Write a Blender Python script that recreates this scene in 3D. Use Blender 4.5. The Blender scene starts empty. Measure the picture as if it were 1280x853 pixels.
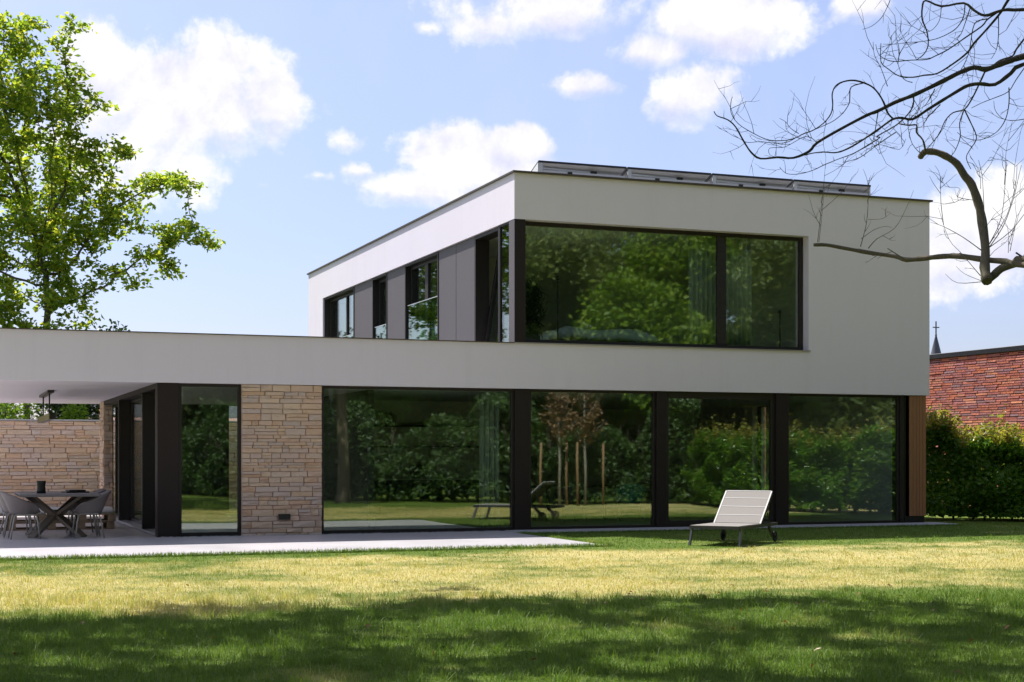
import bpy, bmesh, math, random
import numpy as np
from mathutils import Vector, Matrix
random.seed(7)
RNG = np.random.default_rng(11)
sc = bpy.context.scene
COL = sc.collection

# ------------------------------------------------------------------ camera
cam_d = bpy.data.cameras.new("camera")
cam_d.sensor_width = 36.0
cam_d.lens = 52.9
cam_d.shift_y = 0.1121
cam_d.clip_start = 0.1
cam_d.clip_end = 4000
cam = bpy.data.objects.new("camera", cam_d)
cam.location = (-9.831, -25.918, 1.40)
cam.rotation_euler = (math.radians(90), 0, math.radians(-20.68))
COL.objects.link(cam)
sc.camera = cam

# ------------------------------------------------------------------ light, exposure
SUN_DIR = Vector((-0.30, 0.645, 1.0)).normalized()      # towards the sun
sun_d = bpy.data.lights.new("sun", 'SUN')
sun_d.energy = 4.0
sun_d.angle = math.radians(0.5)
sun_d.color = (1.0, 0.975, 0.94)
sun = bpy.data.objects.new("sun", sun_d)
sun.rotation_euler = SUN_DIR.to_track_quat('Z', 'Y').to_euler()
sun.location = (-20, 30, 60)
COL.objects.link(sun)
sc.view_settings.view_transform = 'Standard'
sc.view_settings.look = 'None'
sc.view_settings.gamma = 1.0
sc.view_settings.exposure = 1.0
sc.cycles.use_denoising = True
sc.cycles.max_bounces = 8
sc.cycles.diffuse_bounces = 4
sc.cycles.glossy_bounces = 4
sc.cycles.transmission_bounces = 6
sc.cycles.transparent_max_bounces = 16
sc.cycles.caustics_reflective = False
sc.cycles.caustics_refractive = False

# ------------------------------------------------------------------ sky with clouds
world = bpy.data.worlds.new("World")
sc.world = world
world.use_nodes = True
WT = world.node_tree
for n in list(WT.nodes):
    WT.nodes.remove(n)

class NT:
    """small helper for building node trees"""
    def __init__(s, tree): s.t = tree
    def node(s, kind, **kw):
        n = s.t.nodes.new(kind)
        for k, v in kw.items(): setattr(n, k, v)
        return n
    def put(s, sock, v):
        if hasattr(v, 'is_output') or isinstance(v, bpy.types.NodeSocket): s.t.links.new(v, sock)
        else: sock.default_value = v
    def m(s, op, a, b=None, c=None, clamp=False):
        n = s.node('ShaderNodeMath', operation=op, use_clamp=clamp)
        s.put(n.inputs[0], a)
        if b is not None: s.put(n.inputs[1], b)
        if c is not None: s.put(n.inputs[2], c)
        return n.outputs[0]
    def vm(s, op, a, b=None, out=0):
        n = s.node('ShaderNodeVectorMath', operation=op)
        s.put(n.inputs[0], a)
        if b is not None: s.put(n.inputs[1], b)
        return n.outputs[out]
    def dot(s, a, b): return s.vm('DOT_PRODUCT', a, b, 1)
    def scale(s, a, f):
        n = s.node('ShaderNodeVectorMath', operation='SCALE')
        s.put(n.inputs[0], a); s.put(n.inputs[3], f)
        return n.outputs[0]
    def step(s, x, lo, hi, a=0.0, b=1.0):
        n = s.node('ShaderNodeMapRange', interpolation_type='SMOOTHSTEP')
        s.put(n.inputs[0], x); s.put(n.inputs[1], lo); s.put(n.inputs[2], hi); s.put(n.inputs[3], a); s.put(n.inputs[4], b)
        return n.outputs[0]
    def noise(s, vec, scale, detail=4, rough=.55, dist=0.0, out=0, lac=2.0):
        n = s.node('ShaderNodeTexNoise')
        s.put(n.inputs['Vector'], vec)
        n.inputs['Scale'].default_value = scale; n.inputs['Detail'].default_value = detail
        n.inputs['Roughness'].default_value = rough; n.inputs['Distortion'].default_value = dist
        n.inputs['Lacunarity'].default_value = lac
        return n.outputs[out]
    def mix(s, f, a, b, blend='MIX'):
        n = s.node('ShaderNodeMix', data_type='RGBA', blend_type=blend)
        s.put(n.inputs[0], f)
        for sock, v in ((n.inputs[6], a), (n.inputs[7], b)):
            s.put(sock, (*v, 1.0) if isinstance(v, tuple) and len(v) == 3 else v)
        return n.outputs[2]
    def ramp(s, f, stops, interp='LINEAR'):
        n = s.node('ShaderNodeValToRGB')
        cr = n.color_ramp; cr.interpolation = interp
        while len(cr.elements) < len(stops): cr.elements.new(.5)
        for e, (p, c) in zip(cr.elements, stops): e.position = p; e.color = (*c, 1)
        s.put(n.inputs[0], f)
        return n.outputs[0]

w = NT(WT)
sky = w.node('ShaderNodeTexSky', sky_type='NISHITA')
sky.sun_disc = False
sky.sun_elevation = math.asin(SUN_DIR.z)
sky.sun_rotation = math.atan2(SUN_DIR.x, SUN_DIR.y)
sky.air_density = 1.0; sky.dust_density = 1.1; sky.ozone_density = 2.2
dirv = w.node('ShaderNodeTexCoord').outputs['Generated']
AZ0 = 20.68
sep = w.node('ShaderNodeSeparateXYZ'); w.put(sep.inputs[0], dirv)
CLOUDS = [  # azimuth right of the view axis, elevation, half width, half height (degrees), weight
    (-12.15, 13.11, 4.70, 2.44, 1.15),
    (-15.31, 13.97, 1.76, 1.65, 1.00),
    (-9.21, 13.29, 1.50, 1.93, 1.00),
    (-13.02, 11.28, 4.45, 0.87, 0.30),
    (-1.52, 10.95, 3.59, 1.43, 1.15),
    (-3.80, 10.16, 2.89, 0.96, 1.00),
    (0.37, 11.65, 1.52, 1.01, 1.00),
    (-5.77, 10.66, 0.91, 0.42, 0.70),
    (1.52, 16.63, 4.57, 1.34, 1.10),
    (-0.61, 16.02, 1.83, 0.76, 0.90),
    (8.02, 16.04, 3.92, 1.45, 1.10),
    (5.32, 15.05, 1.82, 0.88, 0.90),
    (2.98, 13.81, 1.70, 0.62, 1.00),
    (6.73, 13.42, 1.94, 1.35, 1.00),
    (18.11, 8.39, 3.18, 1.95, 1.20),
    (16.16, 7.33, 1.93, 1.45, 1.00),
    (-6.07, 11.71, 0.91, 0.47, 0.45),
    (-9.42, 10.11, 0.60, 0.27, 0.45),
    (-10.48, 11.75, 0.60, 0.59, 0.50),
    (-7.42, 10.45, 1.09, 0.27, 0.40),
    (13.02, 16.23, 1.31, 0.68, 0.80),
    (-3.20, 15.85, 0.52, 0.26, 0.35),
]
nA = w.noise(dirv, 9.0, 7, .62, .25)
nB = w.noise(dirv, 30.0, 5, .6)
sh = w.node('ShaderNodeVectorMath', operation='ADD')
w.put(sh.inputs[0], dirv); sh.inputs[1].default_value = SUN_DIR * 0.018
nS = w.noise(sh.outputs[0], 9.0, 7, .62, .25)
bump = w.m('ADD', w.m('MULTIPLY', w.m('SUBTRACT', nA, .5), 2.6), w.m('MULTIPLY', w.m('SUBTRACT', nB, .5), 1.5))
field = None; under = None
for az, el, ha, he, wt in CLOUDS:
    A, E = math.radians(az + AZ0), math.radians(el)
    c = Vector((math.sin(A)*math.cos(E), math.cos(A)*math.cos(E), math.sin(E)))
    r = Vector((math.cos(A), -math.sin(A), 0)); u = r.cross(c)
    x = w.m('DIVIDE', w.dot(dirv, r), math.radians(ha))
    y = w.m('DIVIDE', w.dot(dirv, u), math.radians(he))
    d2 = w.m('SQRT', w.m('ADD', w.m('MULTIPLY', x, x), w.m('MULTIPLY', y, y)))
    front = w.m('GREATER_THAN', w.dot(dirv, c), 0.0)
    e = w.m('MULTIPLY', w.m('SUBTRACT', w.m('MULTIPLY', w.m('SUBTRACT', 1.0, d2), wt), -2.0), front)
    e = w.m('SUBTRACT', e, 2.0)
    field = e if field is None else w.m('MAXIMUM', field, e)
    g = w.m('MULTIPLY', w.step(w.m('MULTIPLY', y, -1.0), -.1, .8), w.step(e, -.2, .5))
    under = g if under is None else w.m('MAXIMUM', under, g)
# the same kind of scattered cumulus in the rest of the sky
nG = w.noise(w.scale(dirv, 1.0), 2.3, 3, .5)
vx = w.dot(dirv, Vector((math.sin(math.radians(AZ0)), math.cos(math.radians(AZ0)), .15)))
gen = w.m('MULTIPLY', w.m('SUBTRACT', nG, .56), 6.0)
gen = w.m('SUBTRACT', gen, w.step(vx, .80, .93, 0.0, 4.0))
field = w.m('MAXIMUM', field, gen)
val = w.m('ADD', w.m('MULTIPLY', w.m('MINIMUM', field, .75), 1.0), w.m('MULTIPLY', bump, 1.0))
mask = w.step(val, w.m('SUBTRACT', -.02, w.m('MULTIPLY', under, .25)), w.m('ADD', .42, w.m('MULTIPLY', under, .45)))
thin = w.step(w.noise(dirv, 4.0, 5, .6, .6), .40, .8, 0.08, .40)      # faint veil
mask = w.m('MULTIPLY', mask, w.step(sep.outputs[2], 0.0, .05))
shade = w.m('MULTIPLY', w.m('SUBTRACT', nS, nA), 5.0)
shade = w.m('ADD', w.m('MULTIPLY', under, .75), w.m('MULTIPLY', w.m('ADD', shade, .12), 1.0), clamp=True)
cloudc = w.mix(shade, (6.3,6.25,6.35), (4.6,4.65,5.75))
skyc = w.mix(1.0, sky.outputs[0], w.mix(w.step(sep.outputs[2], .05, .34), (.79, .755, .94), (1.05, .94, 1.02)), 'MULTIPLY')
skyc = w.mix(thin, skyc, (4.4,4.9,6.2))
skyc = w.mix(mask, skyc, cloudc)
bg = w.node('ShaderNodeBackground')
w.put(bg.inputs[0], skyc); bg.inputs[1].default_value = 0.085
WT.links.new(bg.outputs[0], w.node('ShaderNodeOutputWorld').inputs[0])

# ------------------------------------------------------------------ materials
def mat(name):
    m = bpy.data.materials.new(name); m.use_nodes = True
    nt = m.node_tree; b = nt.nodes['Principled BSDF']
    return m, NT(nt), b
def bump_to(n, b, h, strength=.3, dist=.01):
    k = n.node('ShaderNodeBump'); k.inputs['Strength'].default_value = strength; k.inputs['Distance'].default_value = dist
    n.put(k.inputs['Height'], h); n.t.links.new(k.outputs[0], b.inputs['Normal'])
def objco(n): return n.node('ShaderNodeTexCoord').outputs['Object']
def wpos(n): return n.node('ShaderNodeNewGeometry').outputs['Position']
def anyrand(n):
    """a random number per object and per loose piece"""
    a = n.node('ShaderNodeObjectInfo').outputs['Random']; g = n.node('ShaderNodeNewGeometry').outputs['Random Per Island']
    return n.m('FRACT', n.m('ADD', a, g))

def plain(name, col, rough=.6, metal=0.0, var=.12, scale=6.0, bump=0.0, bscale=60., spec=.5):
    m, n, b = mat(name)
    t = n.noise(wpos(n), scale, 4, .6)
    c = n.mix(t, tuple(v*(1-var) for v in col), tuple(min(1, v*(1+var)) for v in col))
    n.put(b.inputs['Base Color'], c)
    b.inputs['Roughness'].default_value = rough; b.inputs['Metallic'].default_value = metal
    b.inputs['Specular IOR Level'].default_value = spec
    if bump: bump_to(n, b, n.noise(wpos(n), bscale, 3, .6), bump, .004)
    return m

def stucco(name, col):
    m, n, b = mat(name)
    p = wpos(n)
    t = n.noise(p, .6, 5, .6); t2 = n.noise(p, 9., 4, .65)
    st = n.vm('MULTIPLY', p, (3.0, 3.0, .25)); streak = n.noise(st, 1.0, 5, .7)
    c = n.mix(t, tuple(v*.95 for v in col), tuple(v*1.02 for v in col))
    c = n.mix(n.m('MULTIPLY', n.step(streak, .48, .75), .13), c, tuple(v*.70 for v in col))
    c = n.mix(n.m('MULTIPLY', t2, .08), c, tuple(v*.8 for v in col))
    n.put(b.inputs['Base Color'], c); b.inputs['Roughness'].default_value = .9
    b.inputs['Specular IOR Level'].default_value = .2
    bump_to(n, b, n.noise(p, 160., 3, .7), .35, .004)
    return m

def stonemat(name, stops, pale=.35, dark=(.36, .22, .13)):
    m, n, b = mat(name)
    r = anyrand(n); p = wpos(n)
    c = n.ramp(r, stops, 'LINEAR')
    st = n.vm('MULTIPLY', p, (3.0, 3.0, 9.0)); t = n.noise(st, 2.2, 6, .68, .4)
    c = n.mix(n.m('MULTIPLY', n.step(t, .48, .75), .5), c, dark)
    c = n.mix(n.m('MULTIPLY', n.step(n.noise(p, 7., 5, .6), .5, .7), pale), c, (.64, .53, .45))
    n.put(b.inputs['Base Color'], c); b.inputs['Roughness'].default_value = .88
    b.inputs['Specular IOR Level'].default_value = .25
    h = n.m('ADD', n.noise(p, 14., 6, .65), n.m('MULTIPLY', n.noise(p, 60., 3, .6), .35))
    bump_to(n, b, h, .8, .02)
    return m

def glassmat(name, tint=(.84, .90, .85), f0=.16, rough=.018):
    m, n, b = mat(name)
    n.t.nodes.remove(b)
    lw = n.node('ShaderNodeLayerWeight'); lw.inputs['Blend'].default_value = .5
    f = n.m('ADD', f0, n.m('MULTIPLY', n.m('POWER', lw.outputs['Facing'], 5.0), 1 - f0), clamp=True)
    tr = n.node('ShaderNodeBsdfTransparent'); tr.inputs[0].default_value = (*tint, 1)
    gl = n.node('ShaderNodeBsdfGlossy'); gl.inputs['Roughness'].default_value = rough
    gl.inputs['Color'].default_value = (.93, 1.0, .93, 1)
    k = n.node('ShaderNodeBump'); k.inputs['Strength'].default_value = .05; k.inputs['Distance'].default_value = .02
    n.put(k.inputs['Height'], n.noise(wpos(n), .9, 1, .4)); n.t.links.new(k.outputs[0], gl.inputs['Normal'])
    mx = n.node('ShaderNodeMixShader')
    n.put(mx.inputs[0], f); n.t.links.new(tr.outputs[0], mx.inputs[1]); n.t.links.new(gl.outputs[0], mx.inputs[2])
    n.t.links.new(mx.outputs[0], n.t.nodes['Material Output'].inputs[0])
    return m

def leafmat(name, stops, trans=.35, rough=.45, tcol=(1.25, 1.3, .55)):
    m, n, b = mat(name)
    r = n.node('ShaderNodeNewGeometry').outputs['Random Per Island']
    c = n.ramp(r, stops)
    big = n.noise(wpos(n), .55, 3, .5)
    c = n.mix(n.step(big, .35, .65), n.mix(1.0, c, (.78, .8, .8), 'MULTIPLY'), c)
    n.put(b.inputs['Base Color'], c); b.inputs['Roughness'].default_value = rough
    b.inputs['Specular IOR Level'].default_value = .35
    t = n.node('ShaderNodeBsdfTranslucent'); n.put(t.inputs[0], n.mix(1.0, c, tcol, 'MULTIPLY'))
    mx = n.node('ShaderNodeMixShader'); mx.inputs[0].default_value = trans
    n.t.links.new(b.outputs[0], mx.inputs[1]); n.t.links.new(t.outputs[0], mx.inputs[2])
    n.t.links.new(mx.outputs[0], n.t.nodes['Material Output'].inputs[0])
    return m

def barkmat(name, a, bcol, scale=5.):
    m, n, b = mat(name)
    p = wpos(n); st = n.vm('MULTIPLY', p, (1, 1, .3)); t = n.noise(st, scale*3, 5, .65, .5)
    c = n.mix(t, a, bcol)
    c = n.mix(n.m('MULTIPLY', n.step(n.noise(p, 2.5, 4, .6), .5, .7), .4), c, (.10, .11, .05))
    n.put(b.inputs['Base Color'], c); b.inputs['Roughness'].default_value = .9
    bump_to(n, b, t, .6, .02)
    return m

def grass_colour(n, p):
    xy = n.vm('MULTIPLY', p, (1, 1, 0))
    a = n.noise(xy, .38, 6, .62, .3); c = n.noise(xy, 1.9, 5, .66)
    sp = n.node('ShaderNodeSeparateXYZ'); n.put(sp.inputs[0], p)
    near = n.step(sp.outputs[1], -11.3, -13.6, 0.0, .19)             # greener sward under the trees, also painting their shade darker
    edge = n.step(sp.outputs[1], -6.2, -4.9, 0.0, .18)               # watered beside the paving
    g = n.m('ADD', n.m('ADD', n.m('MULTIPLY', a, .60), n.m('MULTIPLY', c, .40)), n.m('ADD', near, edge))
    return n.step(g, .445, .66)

M = {}
M['white'] = stucco('white_render', (.80, .745, .815))
M['cap'] = plain('dark_coping', (.09, .07, .055), .5, .3)
M['metal'] = plain('bronze_metal', (.016, .011, .009), .5, .0, .15, 3.)
M['metal_post'] = plain('brown_post', (.021, .014, .0115), .6, 0, .15, 2., spec=.3)
M['clad'] = plain('taupe_panel', (.115, .10, .105), .55, 0, .05, 1.2)
M['glass'] = glassmat('window_glass')
M['clear'] = glassmat('clear_glass', (.96, .97, .96), .035)
M['balglass'] = glassmat('balustrade_glass', (.70, .84, .74), .16)
M['stone'] = stonemat('tan_stone', [(0, (.62, .41, .28)), (.2, (.70, .51, .36)), (.35, (.58, .46, .40)), (.5, (.74, .55, .39)), (.65, (.60, .48, .42)), (.8, (.70, .46, .31)), (1, (.60, .49, .44))])
M['mortar'] = plain('wall_core', (.42, .33, .25), .95, 0, .2, 20., .5, 40.)
M['brick'] = stonemat('red_brick', [(0, (.48, .15, .12)), (.2, (.68, .22, .12)), (.35, (.40, .155, .15)), (.5, (.55, .18, .14)), (.65, (.36, .21, .22)), (.8, (.78, .30, .16)), (.9, (.48, .17, .16)), (1, (.40, .19, .20))], .06, (.18, .06, .05))
M['brick_core'] = plain('brick_joint', (.06, .035, .035), .95)
M['soffit'] = M['white']
M['dark_in'] = plain('dark_interior', (.05, .047, .042), .7)
M['plaster_in'] = plain('interior_plaster', (.74, .72, .67), .85)
M['floor_in'] = plain('interior_floor', (.42, .38, .33), .5)
M['conc'] = plain('concrete_strip', (.36, .35, .36), .85, 0, .2, 8., .3, 60.)
M['alu'] = plain('silver_metal', (.66, .67, .70), .45, .25, .05)
M['backsheet'] = plain('white_backsheet', (.82, .82, .82), .6, 0, .03)
M['cell'] = plain('solar_cell', (.012, .014, .03), .15)
M['roofing'] = plain('roof_membrane', (.12, .12, .12), .9)
M['steel_light'] = plain('powder_coated_tube', (.36, .335, .31), .4, .2)
M['shell'] = plain('grey_shell', (.20, .172, .17), .55, 0, .08, 3.)
M['table'] = plain('table_top', (.16, .145, .145), .45, 0, .15, 4.)
M['table_leg'] = plain('table_leg', (.25, .205, .165), .6, 0, .2, 3.)
M['black'] = plain('black_paint', (.012, .012, .012), .4)
M['brass'] = plain('aged_brass', (.20, .17, .045), .45, .6)
M['pallet'] = plain('pallet_wood', (.32, .235, .155), .85, 0, .3, 5., .4, 30.)
M['cushion'] = plain('white_cushion', (.68, .68, .68), .9, 0, .05, 3., .3, 80.)
M['sling'] = plain('sling_fabric', (.255, .23, .205), .8, 0, .08, 40.)
M['sling_edge'] = plain('sling_edge', (.56, .54, .51), .6, 0, .05)
M['loungerframe'] = plain('lounger_frame', (.05, .048, .048), .45, .3)
M['rubber'] = plain('black_rubber', (.012, .012, .012), .8)
M['linen'] = plain('pale_linen', (.55, .58, .57), .95, 0, .05, 3., .4, 20.)
M['teal'] = plain('teal_plastic', (.10, .42, .36), .5)
M['spire'] = plain('slate_spire', (.06, .06, .085), .7)
M['tiles'] = plain('pink_tiles', (.38, .20, .16), .85, 0, .2, 3.)
M['slate'] = plain('dark_slate', (.035, .038, .06), .7, 0, .2, 2.)
M['facade'] = plain('pale_facade', (.42, .42, .48), .8)
M['stake'] = plain('sapling_stake', (.26, .16, .08), .8, 0, .2, 9.)
M['bark'] = barkmat('oak_bark', (.035, .028, .02), (.10, .08, .055))
M['bark_pale'] = barkmat('pale_bark', (.20, .18, .15), (.42, .39, .33))
M['bark_bare'] = barkmat('bare_tree_bark', (.060, .044, .027), (.25, .20, .13), 14.)
M['twig'] = barkmat('twig_bark', (.028, .022, .018), (.075, .058, .042), 9.)
M['shoot'] = barkmat('shoot_bark', (.10, .085, .06), (.24, .215, .165), 9.)
M['leaf_oak'] = leafmat('oak_leaf', [(0, (.09, .155, .030)), (.35, (.165, .26, .036)), (.7, (.25, .34, .044)), (1, (.40, .41, .07))], .60, tcol=(2.1, 1.9, .8))
M['leaf_tree'] = leafmat('garden_leaf', [(0, (.12, .165, .06)), (.4, (.18, .235, .08)), (.8, (.25, .31, .10)), (1, (.34, .38, .125))], .45, tcol=(1.25, 1.25, .6))
M['leaf_shade'] = leafmat('shade_leaf', [(0, (.035, .07, .016)), (.5, (.05, .10, .02)), (1, (.08, .14, .025))], .22)
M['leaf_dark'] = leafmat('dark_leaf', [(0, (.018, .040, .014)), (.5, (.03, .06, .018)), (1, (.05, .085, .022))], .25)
M['leaf_bright'] = leafmat('bright_leaf', [(0, (.12, .22, .026)), (.5, (.19, .31, .03)), (1, (.30, .38, .05))], .45)
M['leaf_hedge'] = leafmat('hedge_leaf', [(0, (.07, .16, .024)), (.5, (.13, .27, .032)), (.85, (.19, .33, .04)), (1, (.28, .38, .06))], .52, .22, tcol=(1.6, 1.6, .6))
M['leaf_young'] = leafmat('young_hedge_leaf', [(0, (.26, .30, .05)), (.5, (.38, .36, .07)), (1, (.44, .31, .10))], .5)
M['leaf_brown'] = leafmat('withered_leaf', [(0, (.20, .11, .055)), (.5, (.29, .17, .09)), (1, (.36, .22, .12))], .25)
M['litter'] = leafmat('fallen_leaf', [(0, (.16, .06, .03)), (.5, (.27, .12, .04)), (1, (.36, .24, .07))], .15)

def ground_mat():
    m, n, b = mat('lawn_soil')
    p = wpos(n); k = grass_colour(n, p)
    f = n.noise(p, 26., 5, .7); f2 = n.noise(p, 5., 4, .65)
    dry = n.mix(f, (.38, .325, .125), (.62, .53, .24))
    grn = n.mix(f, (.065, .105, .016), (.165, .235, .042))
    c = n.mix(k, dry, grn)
    c = n.mix(n.m('MULTIPLY', n.step(f2, .55, .75), .3), c, (.10, .13, .03))
    n.put(b.inputs['Base Color'], c); b.inputs['Roughness'].default_value = 1.0
    b.inputs['Specular IOR Level'].default_value = .1
    bump_to(n, b, n.noise(p, 45., 4, .7), .9, .03)
    return m
def blade_mat():
    m, n, b = mat('grass_blade')
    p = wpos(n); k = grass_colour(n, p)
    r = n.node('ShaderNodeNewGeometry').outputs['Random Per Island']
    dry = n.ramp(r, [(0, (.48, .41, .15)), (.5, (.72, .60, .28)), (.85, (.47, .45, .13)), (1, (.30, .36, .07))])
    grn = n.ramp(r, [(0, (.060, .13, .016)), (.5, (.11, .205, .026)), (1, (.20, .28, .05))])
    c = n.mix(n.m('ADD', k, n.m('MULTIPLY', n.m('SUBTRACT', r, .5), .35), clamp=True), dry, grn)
    n.put(b.inputs['Base Color'], c); b.inputs['Roughness'].default_value = .6
    b.inputs['Specular IOR Level'].default_value = .25
    t = n.node('ShaderNodeBsdfTranslucent'); n.put(t.inputs[0], n.mix(1.0, c, (1.15, 1.2, .7), 'MULTIPLY'))
    mx = n.node('ShaderNodeMixShader'); mx.inputs[0].default_value = .35
    n.t.links.new(b.outputs[0], mx.inputs[1]); n.t.links.new(t.outputs[0], mx.inputs[2])
    n.t.links.new(mx.outputs[0], n.t.nodes['Material Output'].inputs[0])
    return m
def paving_mat():
    m, n, b = mat('patio_concrete')
    p = wpos(n)
    t = n.noise(p, .8, 6, .65, .2); t2 = n.noise(p, 14., 5, .7)
    c = n.mix(t, (.47, .44, .445), (.60, .565, .57))
    c = n.mix(n.m('MULTIPLY', t2, .35), c, (.43, .405, .41))
    n.put(b.inputs['Base Color'], c)
    n.put(b.inputs['Roughness'], n.m('ADD', .22, n.m('MULTIPLY', t, .25)))
    bump_to(n, b, t2, .12, .004)
    return m
def wood_mat():
    m, n, b = mat('timber_slat')
    p = wpos(n); st = n.vm('MULTIPLY', p, (14., 14., .8)); t = n.noise(st, 2.5, 5, .65, .6)
    r = n.node('ShaderNodeObjectInfo').outputs['Random']
    c = n.mix(t, (.25, .105, .045), (.43, .21, .095))
    c = n.mix(n.m('MULTIPLY', r, .45), c, (.24, .115, .055))
    n.put(b.inputs['Base Color'], c); b.inputs['Roughness'].default_value = .65
    bump_to(n, b, t, .25, .004)
    return m
def curtain_mat():
    m, n, b = mat('sheer_curtain')
    t = n.node('ShaderNodeBsdfTranslucent'); t.inputs[0].default_value = (.62, .66, .6, 1)
    b.inputs['Base Color'].default_value = (.62, .66, .6, 1); b.inputs['Roughness'].default_value = .9
    mx = n.node('ShaderNodeMixShader'); mx.inputs[0].default_value = .4
    n.t.links.new(b.outputs[0], mx.inputs[1]); n.t.links.new(t.outputs[0], mx.inputs[2])
    n.t.links.new(mx.outputs[0], n.t.nodes['Material Output'].inputs[0])
    return m
M['lawn'] = ground_mat(); M['blade'] = blade_mat(); M['paving'] = paving_mat(); M['wood'] = wood_mat(); M['curtain'] = curtain_mat()

# ------------------------------------------------------------------ object helpers
def link(name, me, m=None, parent=None):
    o = bpy.data.objects.new(name, me); COL.objects.link(o)
    if m is not None and me is not None and not me.materials: me.materials.append(M[m] if isinstance(m, str) else m)
    if parent is not None: o.parent = parent
    return o
def tag(o, label=None, cat=None, group=None, kind=None):
    if label: o['label'] = label
    if cat: o['category'] = cat
    if group: o['group'] = group
    if kind: o['kind'] = kind
    return o
def empty(name, loc=(0, 0, 0), rz=0.0):
    o = bpy.data.objects.new(name, None); o.empty_display_size = .2; COL.objects.link(o)
    o.location = loc; o.rotation_euler = (0, 0, rz)
    return o
def copy_tree(o, parent=None):
    c = o.copy(); COL.objects.link(c)
    if parent is not None: c.parent = parent
    for ch in list(o.children): copy_tree(ch, c)
    return c
def npmesh(name, V, F, smooth=False):
    """V (n,3), F (m,k) numpy arrays"""
    V = np.asarray(V, np.float32); F = np.asarray(F, np.int32)
    me = bpy.data.meshes.new(name)
    me.vertices.add(len(V)); me.vertices.foreach_set('co', V.ravel())
    k = F.shape[1]
    me.loops.add(F.size); me.loops.foreach_set('vertex_index', F.ravel())
    me.polygons.add(len(F)); me.polygons.foreach_set('loop_start', np.arange(0, F.size, k, dtype=np.int32))
    if smooth: me.polygons.foreach_set('use_smooth', np.ones(len(F), bool))
    me.update(calc_edges=True); me.validate()
    return me

class MB:
    def __init__(s): s.v = []; s.f = []; s.sm = []
    def add(s, vs, fs, smooth=False):
        o = len(s.v); s.v += [tuple(v) for v in vs]
        for f in fs: s.f.append([i + o for i in f]); s.sm.append(smooth)
        return s
    def box(s, x0, x1, y0, y1, z0, z1, mtx=None):
        vs = [Vector(p) for p in ((x0,y0,z0),(x1,y0,z0),(x1,y1,z0),(x0,y1,z0),(x0,y0,z1),(x1,y0,z1),(x1,y1,z1),(x0,y1,z1))]
        if mtx is not None: vs = [mtx @ v for v in vs]
        return s.add(vs, [(0,3,2,1),(4,5,6,7),(0,1,5,4),(1,2,6,5),(2,3,7,6),(3,0,4,7)])
    def bbox(s, x0, x1, y0, y1, z0, z1, b=.006, mtx=None):
        """box with chamfered edges"""
        bm = bmesh.new(); bmesh.ops.create_cube(bm, size=1.0)
        for v in bm.verts: v.co = Vector((x0+(v.co.x+.5)*(x1-x0), y0+(v.co.y+.5)*(y1-y0), z0+(v.co.z+.5)*(z1-z0)))
        bmesh.ops.bevel(bm, geom=bm.edges[:], offset=b, segments=1, affect='EDGES')
        if mtx is not None: bm.transform(mtx)
        bm.verts.index_update()
        s.add([v.co[:] for v in bm.verts], [[v.index for v in f.verts] for f in bm.faces]); bm.free()
        return s
    def bar(s, a, b, wx, wz, up=(0, 0, 1)):
        """square bar from a to b"""
        a, b = Vector(a), Vector(b); d = (b-a).normalized(); u = Vector(up)
        r = d.cross(u)
        if r.length < 1e-4: r = d.cross(Vector((1, 0, 0)))
        r.normalize(); u = r.cross(d)
        vs = []
        for p in (a, b):
            for i, j in ((-1,-1),(1,-1),(1,1),(-1,1)): vs.append(p + r*i*wx/2 + u*j*wz/2)
        return s.add(vs, [(3,2,1,0),(4,5,6,7),(0,1,5,4),(1,2,6,5),(2,3,7,6),(3,0,4,7)])
    def tube(s, pts, rad, n=8, smooth=True):
        P = [Vector(p) for p in pts]; R = rad if isinstance(rad, (list, tuple)) else [rad]*len(P)
        vs = []; fs = []; ref = None
        for i, p in enumerate(P):
            d = (P[min(i+1, len(P)-1)] - P[max(i-1, 0)]).normalized()
            if ref is None:
                ref = d.orthogonal().normalized()
            r = (ref - d*ref.dot(d)).normalized(); ref = r; u = d.cross(r)
            for k in range(n):
                a = 2*math.pi*k/n; vs.append(p + (r*math.cos(a) + u*math.sin(a))*R[i])
        for i in range(len(P)-1):
            for k in range(n):
                fs.append((i*n+k, i*n+(k+1) % n, (i+1)*n+(k+1) % n, (i+1)*n+k))
        s.add(vs, fs, smooth)
        o = len(s.v) - len(vs)
        s.f.append([o+k for k in range(n)][::-1]); s.sm.append(False)
        s.f.append([o+(len(P)-1)*n+k for k in range(n)]); s.sm.append(False)
        return s
    def lathe(s, c, prof, n=16):
        vs = []; fs = []
        for r, z in prof:
            for k in range(n):
                a = 2*math.pi*k/n; vs.append((c[0]+r*math.cos(a), c[1]+r*math.sin(a), c[2]+z))
        for i in range(len(prof)-1):
            for k in range(n): fs.append((i*n+k, i*n+(k+1) % n, (i+1)*n+(k+1) % n, (i+1)*n+k))
        return s.add(vs, fs, True)
    def mesh(s, name):
        me = bpy.data.meshes.new(name); me.from_pydata(s.v, [], s.f)
        me.polygons.foreach_set('use_smooth', s.sm); me.update()
        return me
    def build(s, name, m, parent=None): return link(name, s.mesh(name), m, parent)

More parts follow.
